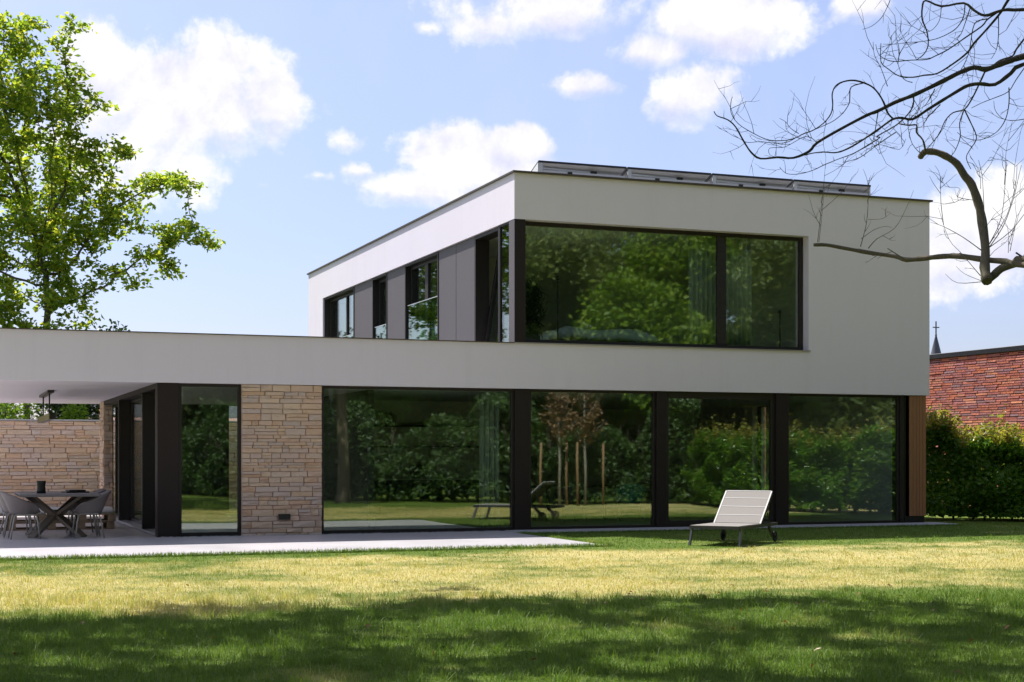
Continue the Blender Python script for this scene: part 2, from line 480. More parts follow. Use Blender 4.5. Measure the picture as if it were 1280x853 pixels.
# ------------------------------------------------------------------ stones and bricks
def chip_pool(name, m, n=16, jit=.10, seed=1):
    """unit blocks (x 0-1, y 0-1 with the face at y=0, z 0-1) with a rough chamfered face"""
    r = random.Random(seed); out = []
    for k in range(n):
        b = .05
        j = lambda q: r.uniform(-q, q)
        back = [(0, 1, 0), (1, 1, 0), (1, 1, 1), (0, 1, 1)]
        mid = [(j(.01), .25, j(.02)), (1+j(.01), .25, j(.02)), (1+j(.01), .25, 1+j(.02)), (j(.01), .25, 1+j(.02))]
        fr = [(b*.5, j(jit), b+j(.04)), (1-b*.5, j(jit), b+j(.04)), (1-b*.5, j(jit), 1-b+j(.04)), (b*.5, j(jit), 1-b+j(.04))]
        me = MB().add(back+mid+fr, [(3,2,1,0)] + [(a+q, (a+1) % 4+q, (a+1) % 4+q+4, a+q+4)[::-1] for q in (0, 4) for a in range(4)] + [(8,9,10,11)][:1]).mesh(name)
        bm = bmesh.new(); bm.from_mesh(me); bmesh.ops.recalc_face_normals(bm, faces=bm.faces); bm.to_mesh(me); bm.free()
        me.materials.append(M[m]); out.append(me)
    return out
STONES = chip_pool('stone', 'stone', 20, .16, 3)
BRICKS = chip_pool('brick', 'brick', 8, .05, 5)
def courses(total, heights, r):
    out = []; z = 0
    while z < total - .03:
        h = r.choice(heights)
        if total - z - h < .045: h = total - z
        out.append((z, h)); z += h
    return out
def lay(parent, name, pool, origin, axis, L, H, heights, widths, depth, seed, gap=.006, limit=300, first=None, proud=.012, gapz=None):
    """lay single stones along a wall face; axis 0 along +X facing -Y, axis 1 along -Y facing -X, axis 2 along +Y facing +X, 3: along -X facing +Y"""
    r = random.Random(seed); todo = []; gapz = gap if gapz is None else gapz
    for z, h in courses(H, heights, r):
        x = 0.0
        while x < L - 1e-3:
            wd = r.uniform(*widths)
            if L - x - wd < widths[0]*.6: wd = L - x
            if h > .09 and r.random() < .22:
                todo.append((x, z, wd, h*.5)); todo.append((x, z+h*.5, wd, h*.5))
            else: todo.append((x, z, wd, h))
            x += wd
    if first: todo.sort(key=first)
    rz = {0: 0.0, 1: -math.pi/2, 2: math.pi/2, 3: math.pi}[axis]
    rot = Matrix.Rotation(rz, 4, 'Z')
    rest = MB(); n = 0
    for x, z, wd, h in todo:
        pr = r.uniform(0, proud); me = r.choice(pool)
        T = Matrix.Translation(Vector(origin)) @ rot @ Matrix.Translation((x+gap/2, -pr, z+gapz/2)) @ Matrix.Diagonal((wd-gap, depth, h-gapz, 1))
        if n < limit:
            o = bpy.data.objects.new(name, me); COL.objects.link(o); o.parent = parent; o.matrix_local = T; n += 1
        else:
            rest.add([T @ v.co for v in me.vertices], [list(p.vertices) for p in me.polygons])
    if rest.v:
        tag(rest.build(name + '_course', pool[0].materials[0], parent), kind='stuff')
    return n

# ------------------------------------------------------------------ plants
def grow(roots, attr, step=.45, infl=4.0, kill=.8, iters=90, seed=0):
    """space colonisation; roots = list of (points) chains already there"""
    r = np.random.default_rng(seed)
    pos = []; par = []
    for ch in roots:
        for i, p in enumerate(ch):
            pos.append(p); par.append(len(pos)-2 if i else -1)
    pos = [np.array(p, float) for p in pos]
    A = np.array(attr, float)
    for it in range(iters):
        if not len(A): break
        Pn = np.array(pos)
        d2 = ((A**2).sum(1)[:, None] + (Pn**2).sum(1)[None] - 2*A@Pn.T)
        near = d2.argmin(1); dm = np.sqrt(np.maximum(d2[np.arange(len(A)), near], 0))
        use = dm < infl if it > 8 else dm < infl*3
        if not use.any(): break
        dirs = np.zeros_like(Pn); vec = (A - Pn[near]) / np.maximum(dm, 1e-6)[:, None]
        np.add.at(dirs, near[use], vec[use])
        idx = np.unique(near[use]); add = 0
        for i in idx:
            v = dirs[i]; L = np.linalg.norm(v)
            if L < 1e-3: continue
            v = v/L + r.normal(0, .16, 3); v /= np.linalg.norm(v)
            pos.append(Pn[i] + v*step); par.append(int(i)); add += 1
        if not add: break
        Nn = np.array(pos[-add:])
        d2 = ((A**2).sum(1)[:, None] + (Nn**2).sum(1)[None] - 2*A@Nn.T).min(1)
        A = A[d2 > kill*kill]
    return np.array(pos), np.array(par)
def pipe_radii(par, tip, power=2.4):
    n = len(par); acc = np.zeros(n); kids = np.zeros(n, int)
    for i in range(n-1, -1, -1):
        if kids[i] == 0: acc[i] = tip**power
        if par[i] >= 0: acc[par[i]] += acc[i]; kids[par[i]] += 1
    return acc**(1/power), kids
def wood_mesh(name, pos, par, rad, n=6, rmin=0.0):
    e = np.array([i for i in range(len(par)) if par[i] >= 0 and rad[i] >= rmin])
    a = pos[par[e]]; b = pos[e]; d = b-a; L = np.linalg.norm(d, axis=1, keepdims=True); d = d/np.maximum(L, 1e-6)
    ref = np.where(np.abs(d[:, 2:3]) > .9, np.array([[1., 0, 0]]), np.array([[0, 0, 1.]]))
    u = np.cross(d, ref); u /= np.linalg.norm(u, axis=1, keepdims=True); v = np.cross(d, u)
    ang = np.arange(n)*2*np.pi/n
    ring = u[:, None]*np.cos(ang)[None, :, None] + v[:, None]*np.sin(ang)[None, :, None]
    ra = np.minimum(rad[par[e]], rad[e]*1.5)
    A = a[:, None] + ring*ra[:, None, None]; B = (b + d*rad[e][:, None]*.3)[:, None] + ring*rad[e][:, None, None]
    V = np.concatenate([A, B], 1).reshape(-1, 3)
    base = (np.arange(len(e))*2*n)[:, None]; k = np.arange(n)[None]; k2 = (k+1) % n
    F = np.stack([base+k, base+k2, base+n+k2, base+n+k], -1).reshape(-1, 4)
    return npmesh(name, V, F, True)
def leaf_mesh(name, C, length, width, rng, up=.35, droop=0.0, fold=.25, face=None):
    """one small folded leaf (two triangles) at each centre"""
    n = len(C); d = rng.normal(0, 1, (n, 3)); d[:, 2] = d[:, 2]*.6 - droop
    d /= np.linalg.norm(d, axis=1, keepdims=True)
    nr = rng.normal(0, 1, (n, 3)); nr[:, 2] += up*3
    if face is not None: nr += face
    s = np.cross(d, nr); s /= np.maximum(np.linalg.norm(s, axis=1, keepdims=True), 1e-6)
    up_ = np.cross(s, d)
    l = length*rng.uniform(.65, 1.25, (n, 1)); wd = width*rng.uniform(.65, 1.25, (n, 1))
    base = C - d*l*.5; tip = C + d*l*.5 - up_*l*.1
    mid = C - d*l*.05
    L_ = mid + s*wd*.5 + up_*wd*fold; R_ = mid - s*wd*.5 + up_*wd*fold
    V = np.stack([base, R_, tip, L_], 1).reshape(-1, 3)
    b = np.arange(n)[:, None]*4
    F = np.concatenate([b + np.array([[0, 1, 2]]), b + np.array([[0, 2, 3]])], 1).reshape(-1, 3)
    return npmesh(name, V, F)
def in_blobs(rng, blobs, n):
    """random points spread through ellipsoids (cx,cy,cz,rx,ry,rz), fuller towards the outside"""
    vol = np.array([b[3]*b[4]*b[5] for b in blobs])**.8; vol /= vol.sum(); out = []
    for b, q in zip(blobs, vol):
        k = max(3, int(n*q)); v = rng.normal(0, 1, (k, 3)); v /= np.linalg.norm(v, axis=1, keepdims=True)
        v *= rng.uniform(0, 1, (k, 1))**(1/2.6)
        out.append(np.array(b[:3]) + v*np.array(b[3:]))
    return np.concatenate(out)
def tree(name, loc, trunk_pts, blobs, n_attr, leaf, bark, label, cat, seed, group=None, leaf_n=12, ll=.18, lw=.10, spread=.38, tip=.012, step=.5, infl=5., kill=.9, attr=None, rmin=0.0, droop=0.0, tipk=3.0, fill=None, keep=None):
    rng = np.random.default_rng(seed)
    A = in_blobs(rng, blobs, n_attr) if attr is None else attr
    pos, par = grow([trunk_pts], A, step, infl, kill, 90, seed)
    rad, kids = pipe_radii(par, tip)
    root = empty(name, loc); tag(root, label, cat, group)
    link('trunk', wood_mesh('trunk', pos, par, rad, 6, rmin), bark, root)
    tips = np.where((rad < tip*tipk) & (np.arange(len(par)) >= len(trunk_pts)))[0]
    cen = np.repeat(pos[tips], leaf_n, 0); prev = np.repeat(pos[np.maximum(par[tips], 0)], leaf_n, 0)
    t = rng.uniform(0, 1, (len(cen), 1)); cen = cen*t + prev*(1-t)
    off = rng.normal(0, 1, cen.shape); off /= np.linalg.norm(off, axis=1, keepdims=True)
    cen = cen + off*spread*rng.uniform(.1, 1, (len(cen), 1))
    if fill and blobs:
        cc = in_blobs(rng, blobs, fill[0]); k = len(cc); o = rng.normal(0, 1, (k*fill[1], 3)); o *= (rng.uniform(.2, 1, (len(o), 1))*fill[2]/np.linalg.norm(o, axis=1, keepdims=True))
        cen = np.concatenate([cen, np.repeat(cc, fill[1], 0) + o*np.array([1.15, 1.15, .75])])
    if keep is not None: cen = cen[keep(cen)]
    link('crown', leaf_mesh('crown', cen, ll, lw, rng, droop=droop), leaf, root)
    return root
# ------------------------------------------------------------------ ground
gm = MB()
def sheet(name, x0, x1, y0, y1, z, m, nx=1, ny=1):
    vs = [(x0+(x1-x0)*i/nx, y0+(y1-y0)*j/ny, z) for j in range(ny+1) for i in range(nx+1)]
    fs = [(j*(nx+1)+i, j*(nx+1)+i+1, (j+1)*(nx+1)+i+1, (j+1)*(nx+1)+i) for j in range(ny) for i in range(nx)]
    return MB().add(vs, fs).build(name, m)
tag(sheet('lawn', -1500, 1500, -1500, 1500, 0.0, 'lawn', 4, 4), kind='structure')
pt = MB()
pt.bbox(-13, -.22, -4.65, 0, -.1, .02, .008).bbox(-13, -6.452, 0, 12.9, -.1, .0199, .004)
tag(pt.build('patio', 'paving'), kind='structure')
tag(MB().bbox(-.2, 9.25, -.78, -.001, -.1, .035, .01).build('edging_strip', 'conc'), kind='structure')

# ------------------------------------------------------------------ house
house = empty('house'); tag(house, 'modern two storey house with pale rendered upper volume, big dark framed windows and flat roofs', 'house')
hw = MB()
hw.box(0, 9.13, 0, .35, 5.77, 6.62)
hw.box(6.26, 9.13, 0, .35, 3.475, 5.77)
hw.box(-10.4, 9.13, 0, .35, 2.64, 3.475)
hw.box(0, .35, .35, 16.75, 5.77, 6.62)
hw.box(0, .35, .35, 15.0, 3.2, 3.49)
hw.box(0, .35, 15.0, 16.75, 3.2, 5.77)
hw.box(8.78, 9.13, .35, 16.75, 2.64, 6.62)
hw.box(.35, 8.78, 16.4, 16.75, 2.64, 6.62)
hw.build('outer_wall', 'white', house)
MB().box(-10.4, 0, .35, 11.3, 2.64, 3.38).box(0, 8.78, .35, 16.4, 2.64, 3.34).build('roof_slab', 'soffit', house)
MB().box(-10.38, -.02, .36, 11.28, 3.382, 3.40).build('roof', 'roofing', house)
MB().box(.35, 8.78, .35, 16.4, 6.2, 6.34).build('roof', 'roofing', house)
cp = MB()
cp.box(-.040, 9.18, -.05, .40, 6.62, 6.655).box(-.040, .40, .40, 16.8, 6.62, 6.655).box(8.73, 9.18, .40, 16.8, 6.62, 6.655).box(.40, 8.73, 16.35, 16.8, 6.62, 6.655)
cp.build('roof_coping', 'cap', house)
MB().box(-10.42, -.001, -.03, .36, 3.476, 3.492).build('roof_coping', 'cap', house)
for y in (.08, 10.9): MB().bbox(-10.38, -10.24, y, y+.14, 0, 2.639, .005).build('post', 'metal_post', house)
MB().box(0.001, 6.29, -.035, .30, 3.476, 3.494).build('window_sill', plain('grey_sill', (.30, .28, .26), .6), house)
# ground floor side, back and inner walls
MB().box(8.70, 9.05, .5, 5.85, 0, 2.64).box(8.70, 9.05, 6.5, 16.7, 0, 2.64).build('side_wall', 'white', house)
MB().box(-4.9, -3.6, 9.6, 9.9, 0, 2.64).build('back_wall', 'dark_in', house)
MB().box(-2.8, 8.70, 9.6, 9.9, 0, 2.64).build('back_wall', 'plaster_in', house)
iw = MB()
MB().box(-2.62, -2.505, .6, 9.6, .025, 2.599).build('inner_wall', 'dark_in', house)
iw.box(-2.5, 1.45, 5.62, 5.74, .02, 2.60)
iw.box(.36, .40, 3.0, 16.4, 3.36, 3.48)
iw.box(.4, 8.75, 5.2, 5.3, 3.36, 5.76).box(6.9, 7.0, .36, 5.2, 3.36, 5.76).box(6.28, 6.9, .36, .42, 3.36, 5.76)
iw.box(.8, 4.0, 6.1, 6.2, 3.36, 5.76)
iw.build('inner_wall', 'plaster_in', house)
MB().box(-6.15, 8.69, .32, 9.58, -.05, .024).build('floor', 'floor_in', house)
MB().box(-6.15, 8.69, .36, 9.58, 2.60, 2.638).build('ceiling', 'plaster_in', house)
MB().box(.36, 8.77, .36, 16.3, 3.345, 3.36).build('floor', 'floor_in', house)
MB().box(.36, 8.77, .36, 16.3, 5.775, 5.80).build('ceiling', 'plaster_in', house)

def window(axis, pos, a0, a1, z0, z1, fw_=.06, dep=.08, bot=None, top=None, mull=(), mw=.06, flip=1, glass='glass', tilt=(0, 0)):
    """a window: its frame is one mesh, every pane a child. axis 'x' lies along X at Y=pos, 'y' along Y at X=pos"""
    bot = bot or fw_; top = top or fw_
    def bx(mb, s0, s1, d0, d1, zz0, zz1):
        if axis == 'x': mb.bbox(s0, s1, pos+d0, pos+d1, zz0, zz1, .004)
        else: mb.bbox(pos+d0, pos+d1, s0, s1, zz0, zz1, .004)
    f = MB()
    bx(f, a0, a0+fw_, 0, dep, z0, z1); bx(f, a1-fw_, a1, 0, dep, z0, z1)
    bx(f, a0+fw_, a1-fw_, .002, dep-.002, z1-top, z1); bx(f, a0+fw_, a1-fw_, .002, dep-.002, z0, z0+bot)
    edges = [a0+fw_]
    for c in mull:
        bx(f, c-mw/2, c+mw/2, .001, dep-.001, z0+bot, z1-top); edges += [c-mw/2, c+mw/2]
    edges.append(a1-fw_)
    win = f.build('window', 'metal', house)
    for s0, s1 in zip(edges[::2], edges[1::2]):
        g = MB(); cx, hw_ = (s0+s1)/2, (s1-s0)/2 + .008; cz, hz = (z0+bot+z1-top)/2, (z1-top-z0-bot)/2 + .008
        g.box(-hw_, hw_, -.010, .010, -hz, hz)
        p = g.build('pane', glass, win)
        R = Matrix.Rotation(math.radians(tilt[0]), 4, 'Z') @ Matrix.Rotation(math.radians(tilt[1]), 4, 'X')
        if axis == 'x': p.matrix_local = Matrix.Translation((cx, pos+dep*.5, cz)) @ R
        else: p.matrix_local = Matrix.Translation((pos+dep*.5, cx, cz)) @ Matrix.Rotation(math.pi/2, 4, 'Z') @ R
    return win
Z0, Z1 = .03, 2.639
window('x', .10, -6.09, -5.021, Z0, Z1, .055, .08, tilt=(-.25, .05))
window('x', .10, -3.61, .031, Z0, Z1, .05, .08, tilt=(.25, .06))
window('x', .10, .319, 2.931, Z0, Z1, .05, .08, tilt=(.35, .06))
window('x', .10, 3.129, 5.551, Z0, Z1, .085, .09, bot=.12, top=.13, tilt=(.35, .08))
window('x', .10, 5.819, 8.471, Z0, Z1, .05, .08, tilt=(.4, .06))
for x0, x1 in ((.03, .32), (2.93, 3.13), (5.55, 5.82)):
    MB().bbox(x0, x1, .035, .34, .03, 2.639, .006).build('post', 'metal_post', house)
MB().bbox(8.47, 8.565, .06, .34, .03, 2.639, .006).build('post', 'metal', house)
MB().bbox(-6.452, -6.09, .02, .34, .0, 2.639, .006).build('corner_post', 'metal_post', house)
MB().box(-6.09, 8.56, .06, .32, -.05, .031).build('plinth', 'metal', house)
# timber corner
tc = MB().box(8.57, 9.05, .06, .5, .16, 2.635).build('timber_corner', 'metal', house)
sw = (9.07-8.585)/6
for k in range(6):
    x0 = 8.585 + k*sw
    dy = .028 if k == 0 else random.uniform(-.003, .003)
    MB().bbox(x0+.003, x0+sw-.003, .032+dy, .058+dy, .165+random.uniform(0, .006), 2.632, .003).build('slat', 'wood', tc)
for k in range(5):
    y0 = .062 + k*.087
    MB().bbox(9.052, 9.075, y0+.003, y0+.084, .165, 2.632, .003).build('slat', 'wood', tc)
MB().box(8.57, 9.04, .05, .5, .0, .158).build('plinth', 'black', house)
# stone pier
pier = MB().box(-5.0, -3.63, .10, .5, 0, 2.638).build('stone_pier', 'mortar', house)
lay(pier, 'stone', STONES, (-5.02, .03, .0), 0, 1.41, 2.636, (.045, .06, .07, .085, .10, .12), (.10, .42), .12, 21, .0022, 300, proud=.012)
MB().box(-4.39, -4.18, -.012, .05, .285, .385).build('wall_vent', 'black', house)
# left side: deep frames, glass, threshold, end pier
MB().box(-6.452, -6.16, .34, 9.2, 2.55, 2.639).build('head_beam', 'metal_post', house)
for y in (2.26, 6.19):
    MB().bbox(-6.44, -6.20, y-.045, y+.045, .06, 2.55, .005).build('deep_frame', 'metal', house)
MB().box(-6.42, -6.16, .34, 9.2, .0, .055).build('threshold', plain('aluminium_sill', (.45, .45, .47), .4, .5), house)
window('y', -6.20, .345, 2.21, .056, 2.549, .05, .07, glass='clear')
window('y', -6.20, 2.31, 6.14, .056, 2.549, .05, .07, glass='clear')
window('y', -6.20, 6.24, 9.19, .056, 2.549, .05, .07, glass='clear')
ep = MB().box(-6.40, -6.26, 9.29, 9.98, 0, 2.638).build('stone_pier', 'mortar', house)
lay(ep, 'stone', STONES, (-6.452, 10.0, 0), 1, .8, 2.636, (.08, .10, .12, .14), (.2, .5), .06, 22, .005, 200, proud=.025)
lay(ep, 'stone', STONES, (-6.452, 9.2, 0), 0, .20, 2.636, (.08, .10, .12, .14), (.1, .2), .10, 23, .005, 200, proud=.02)
window('x', 9.65, -6.24, -4.9, .03, 2.638, .05, .08, glass='clear')
window('x', 9.65, -3.6, -2.8, .03, 2.638, .06, .08, glass='clear')
window('y', 8.84, 5.86, 6.49, .03, 2.638, .05, .08)
# upper front corner window
window('x', .20, .225, 6.255, 3.495, 5.769, .075, .09, mull=(4.425,), mw=.19, tilt=(.1, .02))
MB().bbox(.012, .224, .012, .26, 3.495, 5.769, .004).build('corner_post', 'metal_post', house)
MB().box(.004, .012, .012, .298, 3.495, 5.769).build('cladding_panel', 'clad', house)
# upper side ribbon: windows and cladding panels
zs0, zs1 = 3.492, 5.768
for y0, y1 in ((10.0, 11.79), (7.2, 8.71), (3.56, 4.72), (2.38, 3.55)):
    MB().bbox(.06, .14, y0+.004, y1-.004, zs0, zs1, .004).build('cladding_panel', 'clad', house)
for y0, y1 in ((11.79, 15.0), (8.71, 10.0), (4.72, 7.2)):      # dark window linings
    MB().box(.045, .34, y1-.05, y1-.002, zs0, zs1).box(.045, .34, y0+.002, y0+.05, zs0, zs1).box(.045, .34, y0+.05, y1-.05, zs1-.05, zs1-.001).build('window_lining', 'metal', house)
window('y', .19, 11.84, 14.95, zs0, zs1-.052, .07, .09, mull=(13.1,), mw=.10)
window('y', .19, 8.76, 9.95, zs0, zs1-.052, .07, .09)
window('y', .17, 4.77, 7.15, zs0, zs1-.052, .07, .09, mull=(5.95,), mw=.22)
window('y', .02, .30, .86, zs0, zs1-.002, .035, .07)
MB().box(.02, .34, .862, .93, zs0, zs1-.002).box(.05, .34, 2.31, 2.378, zs0, zs1-.002).box(.05, .34, .93, 2.31, zs1-.07, zs1-.003).build('window_lining', 'metal', house)
sash = MB()
sash.bbox(-.04, .04, 0, .09, 0, 2.18, .004).bbox(-.04, .04, 1.27, 1.36, 0, 2.18, .004).bbox(-.038, .038, .09, 1.27, 0, .09, .004).bbox(-.038, .038, .09, 1.27, 2.09, 2.18, .004)
so = sash.build('tilted_sash', 'metal', house); so['label'] = 'window sash tilted open inwards'
so.location = (.24, .94, zs0+.01); so.rotation_euler = (0, math.radians(9), 0)
MB().box(-.01, .01, .085, 1.275, .085, 2.095).build('pane', 'glass', so)
for y0, y1, zt in ((11.85, 14.9, 4.55), (8.8, 9.92, 4.55), (4.8, 7.1, 4.82)):
    b = MB().box(.085, .10, y0, y1, zs0+.01, zt).build('glass_balustrade', 'balglass', house)
    MB().box(.08, .105, y0, y1, zt+.001, zt+.014).build('rail', 'alu', b)

# ------------------------------------------------------------------ solar panels on the roof
xs = [.83, 2.71, 4.58, 6.46, 8.34]
SL = ['first solar panel on the flat roof, above the left corner of the upper window', 'second solar panel from the left on the flat roof', 'third solar panel from the left on the flat roof', 'rightmost solar panel on the flat roof, nearest the bare tree']
for k in range(4):
    x0, x1 = xs[k]+.012, xs[k+1]-.012
    t = empty('solar_panel', (x0, .9, 6.34)); tag(t, SL[k], 'solar panel', 'solar panels tilted in a row on the roof')
    W = x1-x0; T = Matrix.Rotation(math.radians(-19), 4, 'X'); T.translation = (0, 0, .70)
    MB().box(0, W, 0, 1.02, 0, .034, T).build('panel_frame', 'black', t)
    MB().box(.02, W-.02, .02, 1.0, -.004, -.001, T).build('backsheet', 'backsheet', t)
    MB().box(.02, W-.02, .02, 1.0, .0345, .037, T).build('cells', 'cell', t)
    MB().bar((.05, .03, 0), (.05, .03, .69), .075, .04, (0, 1, 0)).build('leg', 'alu', t)
    MB().bar((.05, .06, .02), (.05, .9, .35), .04, .03).build('brace', 'alu', t)
    MB().bar((.10, .05, .525), (W-.01, .05, .525), .04, .055).build('rail', 'alu', t)
    MB().bar((.12, .09, .60), (W*.62, .09, .575), .03, .03).build('rail', 'alu', t)
    MB().box(W*.60, W*.66, .02, .10, .555, .60).build('clamp', 'black', t); MB().box(W*.33, W*.38, .015, .08, .497, .55).build('clamp', 'black', t)
    MB().box(0, W, .5, .6, 0, .03).build('ballast_tray', 'alu', t)
    if k in (0, 3):
        x = .0 if k == 0 else W
        a, b_, c_ = (x, .03, .68), (x, .93, .36), (x, .93, .06)
        s = MB(); e = .006
        s.add([(x-e, .03, .02), (x-e, .95, .02), (x-e, .95, .37), (x-e, .03, .69), (x+e, .03, .02), (x+e, .95, .02), (x+e, .95, .37), (x+e, .03, .69)],
              [(0, 1, 2, 3), (7, 6, 5, 4), (0, 4, 5, 1), (1, 5, 6, 2), (2, 6, 7, 3), (3, 7, 4, 0)])
        s.build('side_plate', 'backsheet', t)

# ------------------------------------------------------------------ garden wall of tan stone
gw = empty('garden_wall', (-14, 13, 0)); tag(gw, 'long tan stone garden wall behind the covered terrace', 'wall')
MB().box(0.02, 13.6, .06, .30, 0, 2.26).build('wall_core', 'mortar', gw)
lay(gw, 'stone', STONES, (0, 0, 0), 0, 13.6, 2.26, (.075, .09, .11, .13), (.22, .65), .12, 31, .003, 300, first=lambda q: abs(q[0]+q[2]/2-6.35), proud=.022)
MB().bbox(-.02, 13.62, -.04, .32, 2.262, 2.30, .005).build('coping', 'conc', gw)

# ------------------------------------------------------------------ terrace furniture
def make_chair():
    t = empty('tub_chair')
    m = MB(); n = 30; rows = 7; vs = []; fs = []
    for j in range(rows+1):
        for i in range(n+1):
            th = math.radians(-150 + 300*i/n); c = abs(th)/math.radians(150)
            hgt = .36*(1-.5*max(0, min(1, (c-.15)/.5))**1.3) * (1 - max(0, (c-.72)/.28)**1.5*.93)
            v = j/rows; r = .19 + .09*v**.8 + .03*(v**2)
            rr = r*(1 + .08*math.cos(th))
            vs.append((math.sin(th)*rr*1.02, math.cos(th)*rr + .05*v*max(0, math.cos(th)), .43 + hgt*v - .03*(1-v)**2))
    for j in range(rows):
        for i in range(n): fs.append((j*(n+1)+i, j*(n+1)+i+1, (j+1)*(n+1)+i+1, (j+1)*(n+1)+i))
    m.add(vs, fs, True)
    o = m.build('shell', 'shell', t)
    md = o.modifiers.new('thickness', 'SOLIDIFY'); md.thickness = .014; md.offset = 0
    MB().lathe((0, -.01, .405), [(0.0, 0), (.14, .0), (.195, .012), (.2, .03), (.13, .022), (0, .018)], 28).build('seat', 'shell', t)
    for s in (-1, 1):
        MB().tube([(s*.27, -.23, 0), (s*.235, -.205, .25), (s*.215, -.185, .375), (s*.20, -.15, .402), (s*.195, 0, .406), (s*.20, .13, .402), (s*.215, .165, .375), (s*.235, .19, .25), (s*.27, .23, 0)], .0125, 8).build('leg_frame', 'steel_light', t)
    MB().tube([(-.2, -.1, .403), (.2, -.1, .403)], .011, 6).tube([(-.2, .1, .403), (.2, .1, .403)], .011, 6).build('crossbar', 'steel_light', t)
    return t
chair0 = make_chair()
TX, TY = -8.03, 1.12
cl = [(-7.55, .45, -88, 'grey tub chair at the right side of the terrace table, nearest the corner post'),
      (-7.57, 1.15, -94, 'middle grey tub chair on the right side of the terrace table'),
      (-7.53, 1.85, -86, 'farthest grey tub chair on the right side of the terrace table'),
      (-8.58, .50, 92, 'nearest grey tub chair on the left side of the terrace table'),
      (-8.64, 1.15, 87, 'middle grey tub chair on the left side of the terrace table'),
      (-8.66, 1.80, 93, 'farthest grey tub chair on the left side of the terrace table')]
for k, (x, y, a, lab) in enumerate(cl):
    c = chair0 if k == 0 else copy_tree(chair0)
    c.location = (x, y, .02); c.rotation_euler = (0, 0, math.radians(a)); tag(c, lab, 'chair', 'tub chairs round the terrace table')
tb = empty('dining_table', (TX, TY, .02)); tag(tb, 'long dark outdoor table on crossed splayed legs under the terrace roof', 'table')
MB().bbox(-.64, .64, -1.12, 1.12, .70, .745, .008).build('tabletop', 'table', tb)
for sx in (-1, 1):
    for sy in (-1, 1):
        MB().bar((sx*.42, sy*.50, 0), (sx*.02, sy*.03, .37), .15, .055, (0, 0, 1)).bar((sx*.02, sy*.03, .35), (sx*.44, sy*.50, .70), .15, .055, (0, 0, 1)).build('leg', 'table_leg', tb)
MB().tube([(0, 0, .27), (0, 0, .45)], .07, 10).build('leg_hub', 'table_leg', tb)
v = empty('lantern', (-8.29, .75, .766)); tag(v, 'black waisted lantern standing on the terrace table', 'lantern')
MB().lathe((0, 0, 0), [(0, 0), (.078, 0), (.072, .05), (.066, .12), (.074, .18), (.08, .21), (.07, .21), (.06, .13), (.065, .02), (0, .02)], 20).build('body', 'black', v)
MB().lathe((0, 0, .021), [(0, 0), (.03, 0), (.03, .08), (0, .08)], 12).build('candle', 'linen', v)
tr = MB().bbox(-.20, .20, -.13, .13, 0, .02, .006).bbox(-.14, .16, -.09, .1, .021, .05, .01).build('folded_cloth', 'black')
tr.location = (-7.72, .95, .766); tr.rotation_euler = (0, 0, .3); tag(tr, 'dark folded cloth lying at the right edge of the terrace table', 'cloth')
# hanging lamp
lp = empty('pendant_lamp', (-7.95, 5.0, 2.64)); tag(lp, 'long black and brass bar lamp hanging on two rods from the terrace ceiling', 'pendant lamp')
MB().bbox(-.06, .06, -1.35, 1.35, -.05, -.002, .004).build('ceiling_plate', 'black', lp)
for y in (-.95, .95): MB().tube([(0, y, -.05), (0, y, -.45)], .014, 8).build('rod', 'black', lp)
MB().bbox(-.055, .055, -1.85, 1.85, -.56, -.45, .004).build('lamp_bar', 'black', lp)
MB().box(-.062, -.0555, -1.84, 1.84, -.558, -.452).build('brass_face', 'brass', lp)
# pallet bench
def make_pallet():
    t = empty('pallet')
    for k in range(5): MB().bbox(-.6, .6, -.4+k*.175, -.4+k*.175+.1, .122, .144, .003).build('deck_board', 'pallet', t)
    for i in range(3):
        MB().bbox(-.6+i*.53, -.6+i*.53+.14, -.4, .4, .1, .1215, .003).build('cross_board', 'pallet', t)
        for j in range(3): MB().bbox(-.6+i*.53, -.6+i*.53+.14, -.4+j*.35, -.4+j*.35+.1, .022, .0995, .003).build('block', 'pallet', t)
    for j in range(3): MB().bbox(-.6, .6, -.4+j*.35, -.4+j*.35+.1, 0, .0215, .003).build('base_board', 'pallet', t)
    return t
p0 = make_pallet()
pl = [(-7.42, 3.7, 0, 'lower wooden pallet of the bench stack beside the glass wall'), (-7.42, 3.7, 1, 'upper wooden pallet of the bench stack beside the glass wall, under the white cushion'),
      (-8.66, 3.72, 0, 'lower wooden pallet of the bench stack behind the table, farther from the glass'), (-8.66, 3.72, 1, 'upper wooden pallet of the bench stack behind the table, farther from the glass')]
for k, (x, y, l, lab) in enumerate(pl):
    c = p0 if k == 0 else copy_tree(p0)
    c.location = (x + (.02 if l else 0), y - (.015 if l else 0), .02 + l*.146); tag(c, lab, 'pallet', 'pallets stacked as a terrace bench')
for x, lab in ((-7.40, 'white seat cushion on the pallet stack beside the glass wall'), (-8.64, 'white seat cushion on the pallet stack behind the table')):
    c = MB().bbox(-.58, .58, -.38, .38, 0, .11, .035).build('seat_cushion', 'cushion'); c.location = (x, 3.7, .312); tag(c, lab, 'cushion', 'white cushions on the pallet bench')

